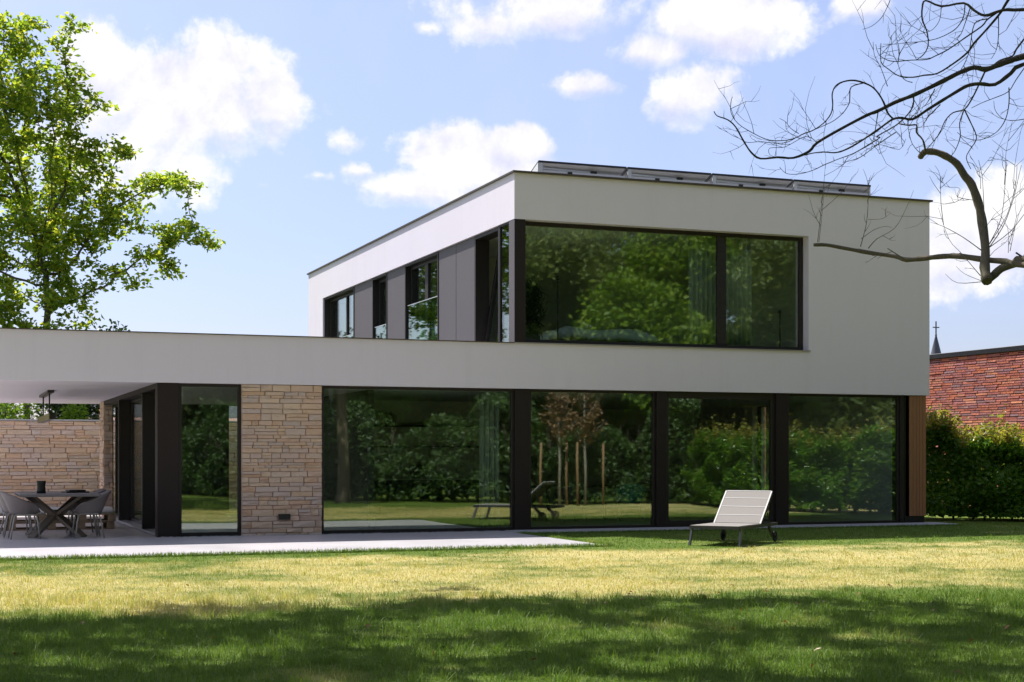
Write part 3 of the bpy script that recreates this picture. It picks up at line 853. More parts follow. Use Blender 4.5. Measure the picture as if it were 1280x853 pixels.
# ------------------------------------------------------------------ sun lounger
lg = empty('sun_lounger', (1.35, -5.21, 0), math.radians(-48.7)); tag(lg, 'sun lounger with beige sling and raised back standing on the sunny lawn', 'sun lounger')
HW = .40
MB().bar((-HW, -.02, .285), (-HW, 1.82, .285), .03, .045).bar((HW, -.02, .285), (HW, 1.82, .285), .03, .045).bar((-HW, -.02, .285), (HW, -.02, .285), .03, .045).bar((-HW, 1.81, .285), (HW, 1.81, .285), .03, .045).bar((-HW, 1.0, .28), (HW, 1.0, .28), .03, .03).build('frame', 'loungerframe', lg)
st = MB().bbox(-HW+.005, HW-.005, -.03, .99, .309, .318, .003).build('seat_sling', 'sling', lg)
for k in (.24, .49, .74): MB().box(-HW+.01, HW-.01, k, k+.012, .3185, .3205).build('seam', 'sling_edge', st)
ang = math.radians(41); BL = .77
def bk(u): return (1.01 + u*math.cos(ang), .31 + u*math.sin(ang))
bT = Matrix.Translation((0, 1.01, .31)) @ Matrix.Rotation(ang, 4, 'X')
bf = MB()
for s in (-1, 1): bf.box(s*(HW-.012)-.014, s*(HW-.012)+.014, 0, BL, -.035, .0, bT)
bf.box(-HW+.026, HW-.026, BL-.03, BL, -.03, 0, bT).build('back_frame', 'loungerframe', lg)
bs = MB().box(-HW+.0225, HW-.0225, .01, BL-.005, .0015, .009, bT).build('back_sling', 'sling', lg)
for k in (.19, .39, .59): MB().box(-HW+.03, HW-.03, k, k+.009, .0095, .013, bT).build('seam', 'sling_edge', bs)
MB().box(-HW, -HW+.022, 0, BL, .0015, .013, bT).box(HW-.022, HW, 0, BL, .0015, .013, bT).box(-HW+.022, HW-.022, BL-.004, BL+.008, .0015, .013, bT).build('sling_edge', 'sling_edge', bs)
y_, z_ = bk(.5)
MB().tube([(-HW+.05, y_, z_-.03), (-HW+.05, 1.6, .29)], .009, 6).tube([(HW-.05, y_, z_-.03), (HW-.05, 1.6, .29)], .009, 6).build('back_prop', 'loungerframe', lg)
for s in (-1, 1):
    MB().bar((s*HW, .06, .27), (s*(HW+.01), -.03, 0), .03, .05, (0, 1, 0)).build('leg', plain('leg_metal', (.14, .14, .15), .4, .4) if s < 0 else bpy.data.materials['leg_metal'], lg)
    rl = MB().bar((s*HW, 1.40, .27), (s*(HW+.005), 1.58, .09), .035, .06, (0, 1, 0)).build('wheel_leg', 'loungerframe', lg)
    wm = MB()
    ring = [(math.cos(a)*.075, math.sin(a)*.075) for a in [2*math.pi*k/20 for k in range(21)]]
    wm.tube([(s*(HW+.045), 1.58+c, .09+d) for c, d in ring], .017, 8)
    wm.tube([(s*(HW+.02), 1.58, .09), (s*(HW+.07), 1.58, .09)], .022, 10)
    for k in range(6):
        a = math.pi*k/3; wm.bar((s*(HW+.045), 1.58, .09), (s*(HW+.045), 1.58+.07*math.cos(a), .09+.07*math.sin(a)), .014, .02)
    wm.build('wheel', 'rubber', rl)

# ------------------------------------------------------------------ things inside the house
kc = empty('kitchen_counter', (-2.35, 4.95, .024)); tag(kc, 'long dark kitchen counter with a pale worktop behind the widest ground floor pane', 'counter')
MB().bbox(0, 3.5, -.02, .66, .855, .885, .004).build('worktop', plain('pale_worktop', (.75, .75, .72), .4), kc)
MB().box(.02, 3.48, .03, .65, .08, .853).build('carcass', 'black', kc)
for k in range(6): MB().bbox(.03+k*.575, .03+k*.575+.565, .0, .028, .1, .845, .003).build('cabinet_door', 'dark_in', kc)
shl = MB().bbox(0, 3.45, 0, .30, 0, .035, .004).build('wall_shelf', 'dark_in'); shl.location = (-2.2, 5.30, 2.03); tag(shl, 'upper of two long dark shelves above the kitchen counter', 'shelf', 'long shelves above the kitchen counter')
sh2 = MB().bbox(0, 3.45, 0, .30, 0, .035, .004).build('wall_shelf', 'dark_in'); sh2.location = (-2.2, 5.30, 1.58); tag(sh2, 'lower of two long dark shelves above the kitchen counter', 'shelf', 'long shelves above the kitchen counter')
rb = random.Random(5)
bkm = [plain('book_cover', c, .7) for c in ((.45, .43, .40), (.20, .05, .05), (.30, .29, .27), (.10, .12, .14), (.36, .30, .18))]
x = -2.0
for k in range(26):
    wd = rb.uniform(.025, .05); h = rb.uniform(.19, .27)
    if k == 14: x += .25
    b = MB().bbox(0, wd, 0, .17, 0, h, .003).build('book', bkm[k % 5] if k < 14 else bkm[(k*2) % 3]); b.location = (x, 5.34, 2.066)
    tag(b, 'upright book in the row on the upper kitchen shelf', 'book', 'books on the upper kitchen shelf'); x += wd + .004
x = -2.1
for k, (wd, h, c, lab) in enumerate([(.22, .2, 1, 'dark red box at the left end of the lower kitchen shelf'), (.16, .26, 0, 'pale box beside the dark red one on the lower kitchen shelf'), (.25, .12, 2, 'low grey box third along the lower kitchen shelf')]):
    b = MB().bbox(0, wd, 0, .2, 0, h, .004).build('storage_box', bkm[c]); b.location = (x, 5.33, 1.616); tag(b, lab, 'box', 'boxes on the lower kitchen shelf'); x += wd + .05
def bowl(x, lab):
    b = empty('bowl', (x, 5.2, .91)); tag(b, lab, 'bowl', 'white bowls on the kitchen worktop')
    MB().lathe((0, 0, 0), [(0, 0), (.06, 0), (.13, .06), (.15, .11), (.14, .11), (.12, .06), (.05, .012), (0, .012)], 18).build('dish', 'cushion', b)
bowl(-.72, 'white bowl on the worktop, the one nearer the stone pier'); bowl(.62, 'white bowl on the worktop, the one farther from the stone pier')
for x, wd, h, lab in ((-1.55, .30, .38, 'black coffee machine at the left end of the kitchen worktop'), (-.35, .28, .30, 'black appliance beside the first white bowl')):
    b = empty('coffee_machine', (x, 5.15, .91)); tag(b, lab, 'appliance', 'black appliances on the kitchen worktop')
    MB().bbox(0, wd, 0, .3, 0, .06, .01).bbox(0, wd, .16, .3, .06, h, .01).bbox(0, wd, 0, .158, h-.1, h, .01).build('body', 'black', b)
    MB().tube([(wd/2, .08, h-.1), (wd/2, .08, h-.15)], .03, 10).build('spout', 'alu', b)
# inner dining set behind the second pane
it = empty('inner_table', (2.7, 3.4, .024)); tag(it, 'dark dining table indoors behind the pane left of the lounger', 'table')
MB().bbox(-.9, .9, -.45, .45, .71, .75, .006).build('tabletop', 'dark_in', it)
for sx in (-1, 1):
    for sy in (-1, 1): MB().bbox(sx*.82-.03, sx*.82+.03, sy*.38-.03, sy*.38+.03, 0, .71, .004).build('leg', 'black', it)
tealm = M['teal']
for k, (x, y, a, lab) in enumerate([(3.55, 2.55, 160, 'teal tub chair indoors behind the pane left of the lounger'), (2.2, 2.65, 185, 'dark tub chair indoors at the near side of the inner table'), (2.9, 4.25, 10, 'dark tub chair indoors at the far side of the inner table')]):
    c = copy_tree(chair0); c.location = (x, y, .024); c.rotation_euler = (0, 0, math.radians(a)); tag(c, lab, 'chair', 'chairs round the inner dining table')
    if k == 0:
        for ch in c.children:
            if ch.name.startswith(('shell', 'seat')):
                ch.data = ch.data.copy(); ch.data.materials.clear(); ch.data.materials.append(tealm)
cu = MB()
def curtain(x0, x1, y, z0, z1, folds, lab, grp):
    n = folds*8; vs = []; fs = []
    for i in range(n+1):
        u = i/n; yy = y + .035*math.sin(u*folds*2*math.pi) + .01*math.sin(u*13)
        vs += [(x0+(x1-x0)*u, yy, z0), (x0+(x1-x0)*u, yy, z1)]
    for i in range(n): fs.append((2*i, 2*i+2, 2*i+3, 2*i+1))
    o = MB().add(vs, fs, True).build('curtain', 'curtain')
    md = o.modifiers.new('thickness', 'SOLIDIFY'); md.thickness = .003
    tag(o, lab, 'curtain', grp); return o
curtain(3.87, 4.50, .55, 3.37, 5.76, 6, 'sheer curtain left of the mullion in the upper corner window', 'sheer curtains in the upper window')
curtain(4.66, 5.28, .55, 3.37, 5.76, 6, 'sheer curtain right of the mullion in the upper corner window', 'sheer curtains in the upper window')
curtain(-.42, -.02, .75, .03, 2.59, 4, 'sheer curtain drawn to the right end of the kitchen pane', 'sheer curtains on the ground floor')
bd = empty('bed', (2.35, 1.9, 3.36)); tag(bd, 'bed with rumpled pale duvet behind the upper corner window', 'bed')
MB().bbox(-1.05, 1.05, -.9, 1.1, .05, .28, .02).build('bed_base', 'dark_in', bd)
n = 22; vs = []; fs = []; rb = random.Random(9)
for j in range(n+1):
    for i in range(n+1):
        u, v_ = i/n, j/n; e = min(u, 1-u, v_, 1-v_); h = .30 + .17*min(1, e*7)**.5 + .035*math.sin(u*9+v_*4)*math.cos(v_*7-u*3) + rb.uniform(-.006, .006)
        vs.append((-1.08+2.16*u, -.92+2.0*v_, h))
for j in range(n):
    for i in range(n): fs.append((j*(n+1)+i, j*(n+1)+i+1, (j+1)*(n+1)+i+1, (j+1)*(n+1)+i))
du = MB().add(vs, fs, True).build('duvet', 'linen', bd); md = du.modifiers.new('thickness', 'SOLIDIFY'); md.thickness = .08; md.offset = 1
def lamp(x, y, z, h, lab):
    t = empty('floor_lamp', (x, y, z)); tag(t, lab, 'floor lamp', 'slim black floor lamps behind the upper window')
    MB().lathe((0, 0, 0), [(0, 0), (.11, 0), (.11, .015), (0, .02)], 16).build('base', 'black', t)
    MB().tube([(0, 0, .015), (0, 0, h)], .016, 8).build('pole', 'black', t)
    MB().lathe((0, 0, h-.005), [(0, 0), (.035, .0), (.03, .06), (0, .07)], 12).build('lamp_head', 'black', t)
lamp(1.11, .6, 3.36, 1.40, 'slim black floor lamp behind the left part of the upper window')
lamp(5.96, .6, 3.36, .92, 'short slim black floor lamp at the right end of the upper window')
# trailing house plant
hp = empty('house_plant', (.62, .75, 3.36)); tag(hp, 'tall trailing house plant in the left corner of the upper window', 'plant')
MB().lathe((0, 0, 0), [(0, 0), (.14, 0), (.18, .32), (.16, .32), (.13, .05), (0, .05)], 16).build('pot', 'black', hp)
MB().tube([(0, 0, .05), (.01, 0, .7), (.0, .02, 1.25)], .02, 6).build('stem', 'bark', hp)
rg = np.random.default_rng(3); q = rg.uniform(0, 1, (420, 1)); cen = np.concatenate([rg.normal(0, .11, (420, 1)), rg.normal(0, .09, (420, 1)), .3+1.05*q], 1)
link('foliage', leaf_mesh('foliage', cen, .26, .03, rg, droop=1.2), 'leaf_dark', hp)

# ------------------------------------------------------------------ neighbour building of red brick, church
nb = empty('brick_building', (14.5, 18, 0)); tag(nb, 'low neighbouring building of long red bricks with a black roof edge behind the hedge', 'building')
MB().box(.06, 11, -21, 0, 0, 3.94).build('wall_core', 'brick_core', nb)
lay(nb, 'brick', BRICKS, (0, 0, 0), 1, 21, 3.94, (.062,), (.30, .52), .06, 41, .004, 300, first=lambda q: math.hypot((q[0]+q[2]/2-12.5)/1.9, (q[1]-3.0)/.95), proud=.014, gapz=.014)
MB().bbox(-.05, 11.05, -21.05, .05, 3.942, 4.07, .01).build('roof_edge', 'black', nb)
ch = empty('church', (175.2, 224.9, 0)); tag(ch, 'far church with slim slate spire and cross above the brick building', 'church')
MB().box(-2.2, 2.2, -2.2, 2.2, 0, 17.5).box(-5, 5, 2.2, 26, 0, 9).build('tower', 'facade', ch)
MB().lathe((0, 0, 17.5), [(2.6, 0), (1.7, 1.6), (.12, 8.0)], 8).build('spire', 'spire', ch)
MB().box(-.1, .1, -.1, .1, 25.3, 28.2).box(-.75, .75, -.09, .09, 26.9, 27.1).build('cross', 'spire', ch)
MB().lathe((0, 0, 25.3), [(0, 0), (.22, .1), (.22, .25), (0, .4)], 8).build('finial', 'spire', ch)
dh = empty('distant_house', (-.8, 38, 0)); tag(dh, 'dark roofed house far beyond the garden wall', 'house')
MB().box(-3.0, 9, 0, 8, 0, 3.0).build('wall', 'facade', dh)
r_ = MB(); r_.add([(-3.4, -.5, 3.0), (9.4, -.5, 3.0), (9.4, 4, 5.6), (-3.4, 4, 5.6), (9.4, 8.5, 3.0), (-3.4, 8.5, 3.0)], [(0, 1, 2, 3), (3, 2, 4, 5), (0, 3, 5), (1, 4, 2)])
r_.build('roof', 'slate', dh)
for k in range(5): MB().bbox(-2.0+k*2.0, -1.1+k*2.0, -.06, 0, 1.2, 2.4, .01).build('window', 'glass', dh)
e_ = MB(); e_.add([(-4.6, -4.0, 2.1), (3, -4.0, 2.1), (3, -.6, 2.98), (-4.6, -.6, 2.98), (-4.6, -4.0, 2.0), (3, -4.0, 2.0), (3, -.6, 2.88), (-4.6, -.6, 2.88)], [(0, 1, 2, 3), (7, 6, 5, 4), (0, 4, 5, 1), (1, 5, 6, 2), (3, 2, 6, 7), (0, 3, 7, 4)])
e_.build('lean_to_roof', 'tiles', dh)
MB().box(-4.4, 2.8, -3.9, -.1, 0, 2.0).build('lean_to_wall', 'facade', dh)

# ------------------------------------------------------------------ oak behind the house
FW = np.array([.3532, .9355, 0]); RT = np.array([.9355, -.3532, 0]); EYE = np.array([-9.831, -25.918, 1.4])
def pos3(lat, dep_, z): return np.array([EYE[0]+FW[0]*dep_+RT[0]*lat, EYE[1]+FW[1]*dep_+RT[1]*lat, z])
# lateral offset from the trunk, height, half width, half height (metres)
OAK = [(-.4,14.9,1.5,1.2),(1.35,15.4,.6,.65),(1.6,14.0,.6,.6),(.4,12.8,2.0,1.6),(2.4,13.0,.5,.5),(-.1,10.4,2.1,1.9),(2.0,11.2,1.1,.95),(3.3,11.4,.6,.6),(4.25,10.6,.95,.7),(5.05,10.2,.6,.5),(3.05,9.8,1.2,1.05),(4.8,8.85,1.2,.6),(5.7,8.6,.55,.28),(4.4,8.1,.55,.65),(3.75,7.4,.32,.8),(4.85,7.65,.22,.7),(2.0,8.85,1.2,.95),(.1,8.3,1.6,1.2),(-.7,6.7,1.05,.8),(1.3,7.8,.7,.95),(1.6,6.3,.8,.55),(-2.5,12.6,1.9,2.9),(-2.5,8.8,1.6,2.1),(-3.6,10.8,1.5,2.2),(.2,5.5,1.1,.4),(-1.4,5.9,1.2,.8),(1.0,6.9,1.0,.7),(-1.6,7.6,1.2,.8),(2.2,7.4,.8,.5),(-.6,5.0,.9,.4)]
ob = pos3(-16.08, 50, 0); blobs = []
for l, z, a, h in OAK:
    c = pos3(-16.08+l, 50 + RNG.uniform(-.6, .6)*a, 0) - ob; blobs.append((c[0], c[1], z, a, a*.95, h))
tp = [np.array([0, 0, 0.]), np.array([.02, 0, 1.]), np.array([0, .03, 2.]), np.array([-.05, 0, 3.]), np.array([.05, .05, 3.9]), np.array([.3, .0, 4.7]), np.array([.55, -.1, 5.5]), np.array([.62, -.2, 6.3]), np.array([.55, -.2, 7.1])]
tree('oak_tree', tuple(ob), tp, blobs, 1500, 'leaf_oak', 'bark', 'tall leafy oak rising behind the low roof at the left', 'tree', 5, leaf_n=14, ll=.21, lw=.125, fill=(600, 36, .38), spread=.40, tip=.013, step=.36, infl=4.5, kill=.55)

# ------------------------------------------------------------------ shrubs and trees beyond the garden wall
def shrub(name, loc, r, h, label, cat, leaf, seed, n=2200, ll=.13, lw=.08, group=None):
    rng = np.random.default_rng(seed)
    t = empty(name, loc); tag(t, label, cat, group)
    bl = [(rng.uniform(-.5, .5)*r, rng.uniform(-.5, .5)*r, h*rng.uniform(.45, .85), r*rng.uniform(.35, .6), r*rng.uniform(.35, .6), h*rng.uniform(.18, .35)) for _ in range(9)]
    cen = in_blobs(rng, bl, n)
    link('foliage', leaf_mesh('foliage', cen, ll, lw, rng), leaf, t)
    st = MB()
    for b in bl: st.tube([(0, 0, 0), (b[0]*.5, b[1]*.5, b[2]*.55), (b[0], b[1], b[2])], [.04, .03, .012], 5)
    st.build('stem', 'bark', t)
    return t
shr = [(-13.8, 18.0, 1.7, 4.2, 'leaf_tree', 'broad green shrub beyond the garden wall at the left edge'), (-11.6, 19.5, 1.6, 4.3, 'leaf_bright', 'light green shrub beyond the wall, left of the hanging lamp'),
       (-9.9, 20.5, 1.6, 4.4, 'leaf_tree', 'mid green shrub beyond the wall, just behind the hanging lamp'), (-8.0, 19.0, 1.1, 3.4, 'leaf_bright', 'small yellow green shrub beyond the wall, right of the hanging lamp'),
       (-6.2, 20.5, .55, 3.0, 'leaf_bright', 'slim bright shrub beyond the wall, seen through the corner glass'), (-3.4, 17.0, 1.0, 3.6, 'leaf_bright', 'bright shrub beyond the wall, seen through the rear glass door')]
for k, (x, y, r, h, lf, lab) in enumerate(shr): shrub('shrub', (x, y, 0), r, h, lab, 'shrub', lf, 60+k, 2600, group='shrubs beyond the garden wall')
for k, (x, y) in enumerate([(-17, 27), (-13, 30), (-9.5, 31), (-5.0, 30.6)]):
    shrub('evergreen', (x, y, 0), 2.6, 6.2, ['dark evergreen beyond the wall at the far left', 'dark evergreen beyond the wall behind the hanging lamp', 'dark evergreen beyond the wall between the lamp and the end pier', 'dark evergreen beyond the wall beside the slate roof'][k], 'shrub', 'leaf_dark', 70+k, 5000, .2, .12, 'dark evergreens beyond the garden wall')
shrub('garden_tree', tuple(pos3(19.9, 57, 0)), 1.1, 6.6, 'thin leafy tree top rising behind the brick building at the right edge', 'tree', 'leaf_bright', 81, 1500, .2, .1)

# ------------------------------------------------------------------ hedges
def hedge(name, path, wid, h, n, label, leaf, seed, ll, lw, young=0, group=None, lumpy=1.0):
    rng = np.random.default_rng(seed); P = np.array(path, float)
    seg = np.linalg.norm(np.diff(P, axis=0), axis=1); cum = np.concatenate([[0], np.cumsum(seg)])
    t = empty(name, (*P[0], 0)); tag(t, label, 'hedge', group)
    def along(s):
        i = np.clip(np.searchsorted(cum, s, 'right')-1, 0, len(seg)-1); f = (s-cum[i])/seg[i]
        d = (P[i+1]-P[i])/seg[i][:, None]; return P[i] + (P[i+1]-P[i])*f[:, None], np.stack([d[:, 1], -d[:, 0]], 1)
    s = rng.uniform(0, cum[-1], n); q, nr = along(s)
    lump = (.16*np.sin(s*2.1/lumpy**.5+1) + .12*np.sin(s*4.7/lumpy**.5) + .07*np.sin(s*9.3/lumpy**.5+2))*lumpy
    face = rng.uniform(0, 1, n); a = np.abs(rng.normal(0, .16, n))
    z = rng.uniform(.06, 1, n)*h; across = rng.uniform(-1, 1, n)*wid/2
    bulge = (.12*np.sin(z*3.1+s*3.3) + .10*np.sin(z*6.5-s*2.2))*lumpy**.5
    fr = face < .45; bkk = (face >= .45) & (face < .62); tpf = face >= .62
    prof = 1 - .85*np.clip((z/h-.45)/.55, 0, 1)**2
    across = np.where(fr, wid/2*prof-a+bulge, np.where(bkk, -wid/2+a+bulge, across))
    z = np.where(tpf, h - a*.9 + lump + rng.normal(0, .05, n), z*(1+lump/h))
    C = np.concatenate([q + nr*across[:, None], z[:, None]], 1) - np.array([*P[0], 0])
    face = np.concatenate([nr*np.where(bkk, -1.5, 1.5)[:, None], np.full((n, 1), .6)], 1)
    link('foliage', leaf_mesh('foliage', C, ll, lw, rng, up=.2, face=face), leaf, t)
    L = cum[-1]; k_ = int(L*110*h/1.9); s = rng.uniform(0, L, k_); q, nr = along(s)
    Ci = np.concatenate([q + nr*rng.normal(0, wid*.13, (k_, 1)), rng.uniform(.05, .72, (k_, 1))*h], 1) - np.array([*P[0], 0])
    link('inner_foliage', leaf_mesh('inner_foliage', Ci, .30*h/1.9, .20*h/1.9, rng, up=.1), 'leaf_dark', t)  # darker leaves in the core: the hedge's inner shade put into leaf colour
    st = MB()
    for k in range(int(L/.45)):
        sk = np.array([k*.45+rng.uniform(.05, .35)]); q, nr = along(sk); q = q[0]-P[0]; nr = nr[0]
        for b in range(4):
            o = rng.normal(0, .22, 2); e = q + nr*rng.uniform(-.4, .45)*wid + o
            st.tube([(q[0], q[1], 0), (*(q*.6+e*.4), h*.4), (*e, h*rng.uniform(.75, 1.0))], [.022, .014, .006], 5)
    st.build('stems', 'bark', t)
    if young:
        s = rng.uniform(0, L, young); q, nr = along(s); ac = rng.uniform(-.5, .55, young)*wid
        top = h + .16*np.sin(s*2.1+1) + .12*np.sin(s*4.7) + .07*np.sin(s*9.3+2)
        m = rng.integers(5, 12, young); hh = rng.uniform(.1, .50, young)*(1+(rng.uniform(0, 1, young) > .9)*.6)
        Cs = []; tw = MB()
        for i in range(young):
            base = np.array([*(q[i]+nr[i]*ac[i]-P[0]), top[i]-.08]); lean = np.array([rng.normal(0, .25), rng.normal(0, .25), 1.0])
            tw.tube([tuple(base), tuple(base+lean*hh[i])], [.004, .002], 3)
            Cs.append(base + lean*hh[i]*rng.uniform(.15, 1, (m[i], 1)) + rng.normal(0, .03, (m[i], 3)))
        link('young_shoots', leaf_mesh('young_shoots', np.concatenate(Cs), ll*.85, lw*.8, rng), 'leaf_young', t)
        tw.build('shoot_stems', 'bark', t)
    return t
hedge('hedge', [(10.35, 2.1), (11.4, 1.3), (12.4, .6), (13.6, -.3)], 1.9, 1.80, 24000, 'dense leafy hedge with yellowish new shoots at the right of the house', 'leaf_hedge', 90, .125, .072, 760)
hedge('hedge', [(12.9, -1.6), (10.8, -4.6), (10.0, -8), (10.4, -11.5)], 1.2, 1.78, 34000, 'long hedge down the right side of the garden, mirrored in the right panes', 'leaf_hedge', 91, .12, .066, 300)

# ------------------------------------------------------------------ trees behind the viewer, mirrored in the glass
def big_tree(seed, h, cr, leaf, bark):
    rng = np.random.default_rng(seed); bl = []
    for k in range(17):
        z = rng.uniform(.24, .95); rr = cr*math.sin(min(1, (1.08-z)*1.5)*math.pi/2)
        a = rng.uniform(0, 6.28); d = rr*rng.uniform(.1, .75); s = rng.uniform(.22, .40)*cr
        bl.append((d*math.cos(a), d*math.sin(a), z*h, s, s, s*.7))
    tp = [np.array([.1*math.sin(k+seed), .1*math.cos(k*1.3), k*.7]) for k in range(int(h*.45/.7))]
    return tree('tall_tree', (0, 0, 0), tp, bl, 1100, leaf, bark, None, None, seed, leaf_n=8, ll=.27, lw=.16, fill=(900, 62, .85), spread=.8, tip=.02, step=.7, infl=7, kill=1.15, rmin=.021)
TV = [big_tree(101, 17, 5.2, 'leaf_tree', 'bark'), big_tree(102, 19, 5.8, 'leaf_tree', 'bark_pale'), big_tree(103, 15, 4.8, 'leaf_bright', 'bark')]
tpos = [(-14, -44, 0), (-7.5, -42, 2), (-1.0, -37.5, 1), (4.5, -45, 0), (10, -41, 2), (15.5, -46, 1), (20, -39, 0), (25.5, -44, 2), (30, -37, 1), (35, -43, 0), (40.5, -38, 2), (46, -45, 1), (51, -37, 0), (58, -42, 2),
        (19, -30, 2), (26, -28, 0), (21, -19, 1), (21.5, -9, 0), (27, -13, 2), (34, -24, 1), (42, -28, 0), (-22, -40, 1), (-30, -36, 0), (8, -52, 1), (24, -53, 0), (40, -52, 2), (13.5, -37, 0), (17.5, -42, 2), (4.5, -31, 1), (6.0, -38.5, 2), (-4.5, -47, 0), (29, -46, 0), (46, -39, 2)]
used = set()
for k, (x, y, v) in enumerate(tpos):
    o = TV[v] if v not in used else copy_tree(TV[v]); used.add(v)
    o.location = (x, y, 0); o.rotation_euler = (0, 0, k*2.4); s_ = 1 + .12*math.sin(k*3.7); o.scale = (s_, s_, s_)
    tag(o, ['tall green tree behind the viewer, mirrored in the big panes', 'tall pale trunked tree behind the viewer, mirrored in the big panes', 'tall light green tree behind the viewer, mirrored in the big panes'][v], 'tree', ['green trees', 'pale trunked trees', 'light green trees'][v] + ' behind the viewer')
hedge('hedge', [(10.6, -12.2), (6.6, -14.4), (3.0, -17.6), (-.2, -22), (-2.2, -28), (-6, -32.5), (-16, -34), (-30, -34)], 1.9, 2.3, 60000, 'loose shrub border curving round the garden behind the viewer, mirrored in the panes', 'leaf_shade', 93, .15, .09, 0, lumpy=3.5)
hedge('shrub_screen', [(56, -44), (24, -50), (-5, -45), (-34, -38)], 3.0, 7.0, 52000, 'tall green screen of shrubs at the far end of the garden behind the viewer', 'leaf_tree', 95, .36, .2, 0, lumpy=5)
hedge('shrub_screen', [(17.5, -6), (18.5, -12), (22, -22), (34, -34), (52, -40)], 3.0, 5.0, 52000, 'tall green screen of shrubs along the right side, behind the long hedge', 'leaf_tree', 96, .30, .17, 0, lumpy=5)
def sapling(x, y, h, lab, seed):
    rng = np.random.default_rng(seed); t = empty('staked_sapling', (x, y, 0)); tag(t, lab, 'sapling', 'staked saplings mirrored in the second pane')
    tr_ = MB().tube([(0, 0, 0), (.02, 0, 1.2), (-.02, .02, 2.2), (0, 0, h)], [.04, .034, .024, .006], 6)
    Cs = []
    for k in range(40):
        z = rng.uniform(1.5, h*.9); a = rng.uniform(0, 6.28); L = rng.uniform(.4, 1.0); u = rng.uniform(.6, 1.3)
        e = np.array([math.cos(a)*L*.6, math.sin(a)*L*.6, z+L*u]); tr_.tube([(0, 0, z), tuple(e*np.array([.6, .6, 1])-np.array([0, 0, .2*L])), tuple(e)], [.01, .006, .003], 4)
        Cs.append(np.array([0, 0, z]) + (e-np.array([0, 0, z]))*rng.uniform(.3, 1, (16, 1)) + rng.normal(0, .06, (16, 3)))
    tr_.build('trunk', 'bark_pale', t); link('crown', leaf_mesh('crown', np.concatenate(Cs), .12, .07, rng), 'leaf_brown', t)
    for sx in (-.55, .55): MB().tube([(sx, 0, 0), (sx, 0, 1.75)], .034, 8).build('stake', 'stake', t)
sapling(6.1, -11.9, 3.3, 'withered brown sapling between two stakes, nearer of the pair', 111); sapling(7.0, -12.2, 3.5, 'withered brown sapling between two stakes, farther of the pair', 112)

# ------------------------------------------------------------------ the leafy tree whose shade lies on the lawn (its crown is above the picture)
rs = np.random.default_rng(17); at = []
EX = [-14, -9.36, -8.2, -7.05, -6.5, -4.45, -3.6, -2.7, -1.5, -.85, -.5, 3]; EYV = [-11.7, -11.66, -11.55, -11.92, -12.1, -11.7, -12.2, -12.8, -13.0, -13.85, -14.6, -15.2]
def yedge(x): return np.interp(x, EX, EYV)
HOLES = [(-5.86, -14.08, .62, .62), (-5.25, -14.3, .35, .45), (-4.86, -15.23, .45, .30), (-4.16, -16.50, .5, .32), (-3.40, -13.21, .28, .28), (-2.95, -14.30, .22, .25), (-8.59, -14.80, .35, .22), (-4.51, -17.65, .3, .22), (-6.61, -15.21, .45, .24), (-8.05, -15.19, .3, .22), (-2.2, -15.2, .35, .25), (-7.4, -13.0, .4, .2), (-9.6, -13.4, .4, .25)]
def shaded(gx, gy, z):
    """where the crown lets its shade fall on the lawn"""
    wob = .22*np.sin(gx*2.3+z*.6) + .16*np.sin(gx*5.1+z) + .10*np.sin(gx*11+z*2.1)
    ok = gy < yedge(gx) - .1 + wob
    ok |= np.hypot((gx+5.75)/.62, (gy+9.35)/.30) < 1 + wob
    ok |= np.hypot((gx+5.0)/.75, (gy+10.55)/.5) < 1 + wob
    for hx, hy, ra, rb in HOLES:
        la = (gx-hx)*.9355 - (gy-hy)*.3532; de = (gx-hx)*.3532 + (gy-hy)*.9355
        ok &= ~(np.hypot(la/ra, de/rb) < 1 + wob*1.3)
    return ok
def keep_shade(C):
    x, y, z = C[:, 0]-13.2, C[:, 1]-9.2, C[:, 2]
    gx, gy = x+.30*z, y-.645*z
    return shaded(gx, gy, z) & ((z > 8.9) | (gx < -11))
while len(at) < 1500:
    gx, gy, z = rs.uniform(-13, 2.5), rs.uniform(-23, -11), rs.uniform(9.4, 13.2)
    ok = bool(shaded(gx, gy, z))
    if not ok: continue
    at.append((gx-.30*z+13.2, gy+.645*z+9.2, z))
tp = [np.array([.08*math.sin(k), .08*math.cos(k*1.7), k*.6]) for k in range(15)]
tree('shade_tree', (-13.2, -9.2, 0), tp, None, 0, 'leaf_shade', 'bark', 'big leafy tree left of the picture whose crown shades the front of the lawn', 'tree', 19, leaf_n=20, ll=.27, lw=.17, spread=.45, tip=.014, step=.5, infl=5, kill=.62, attr=np.array(at), rmin=.015, keep=keep_shade)

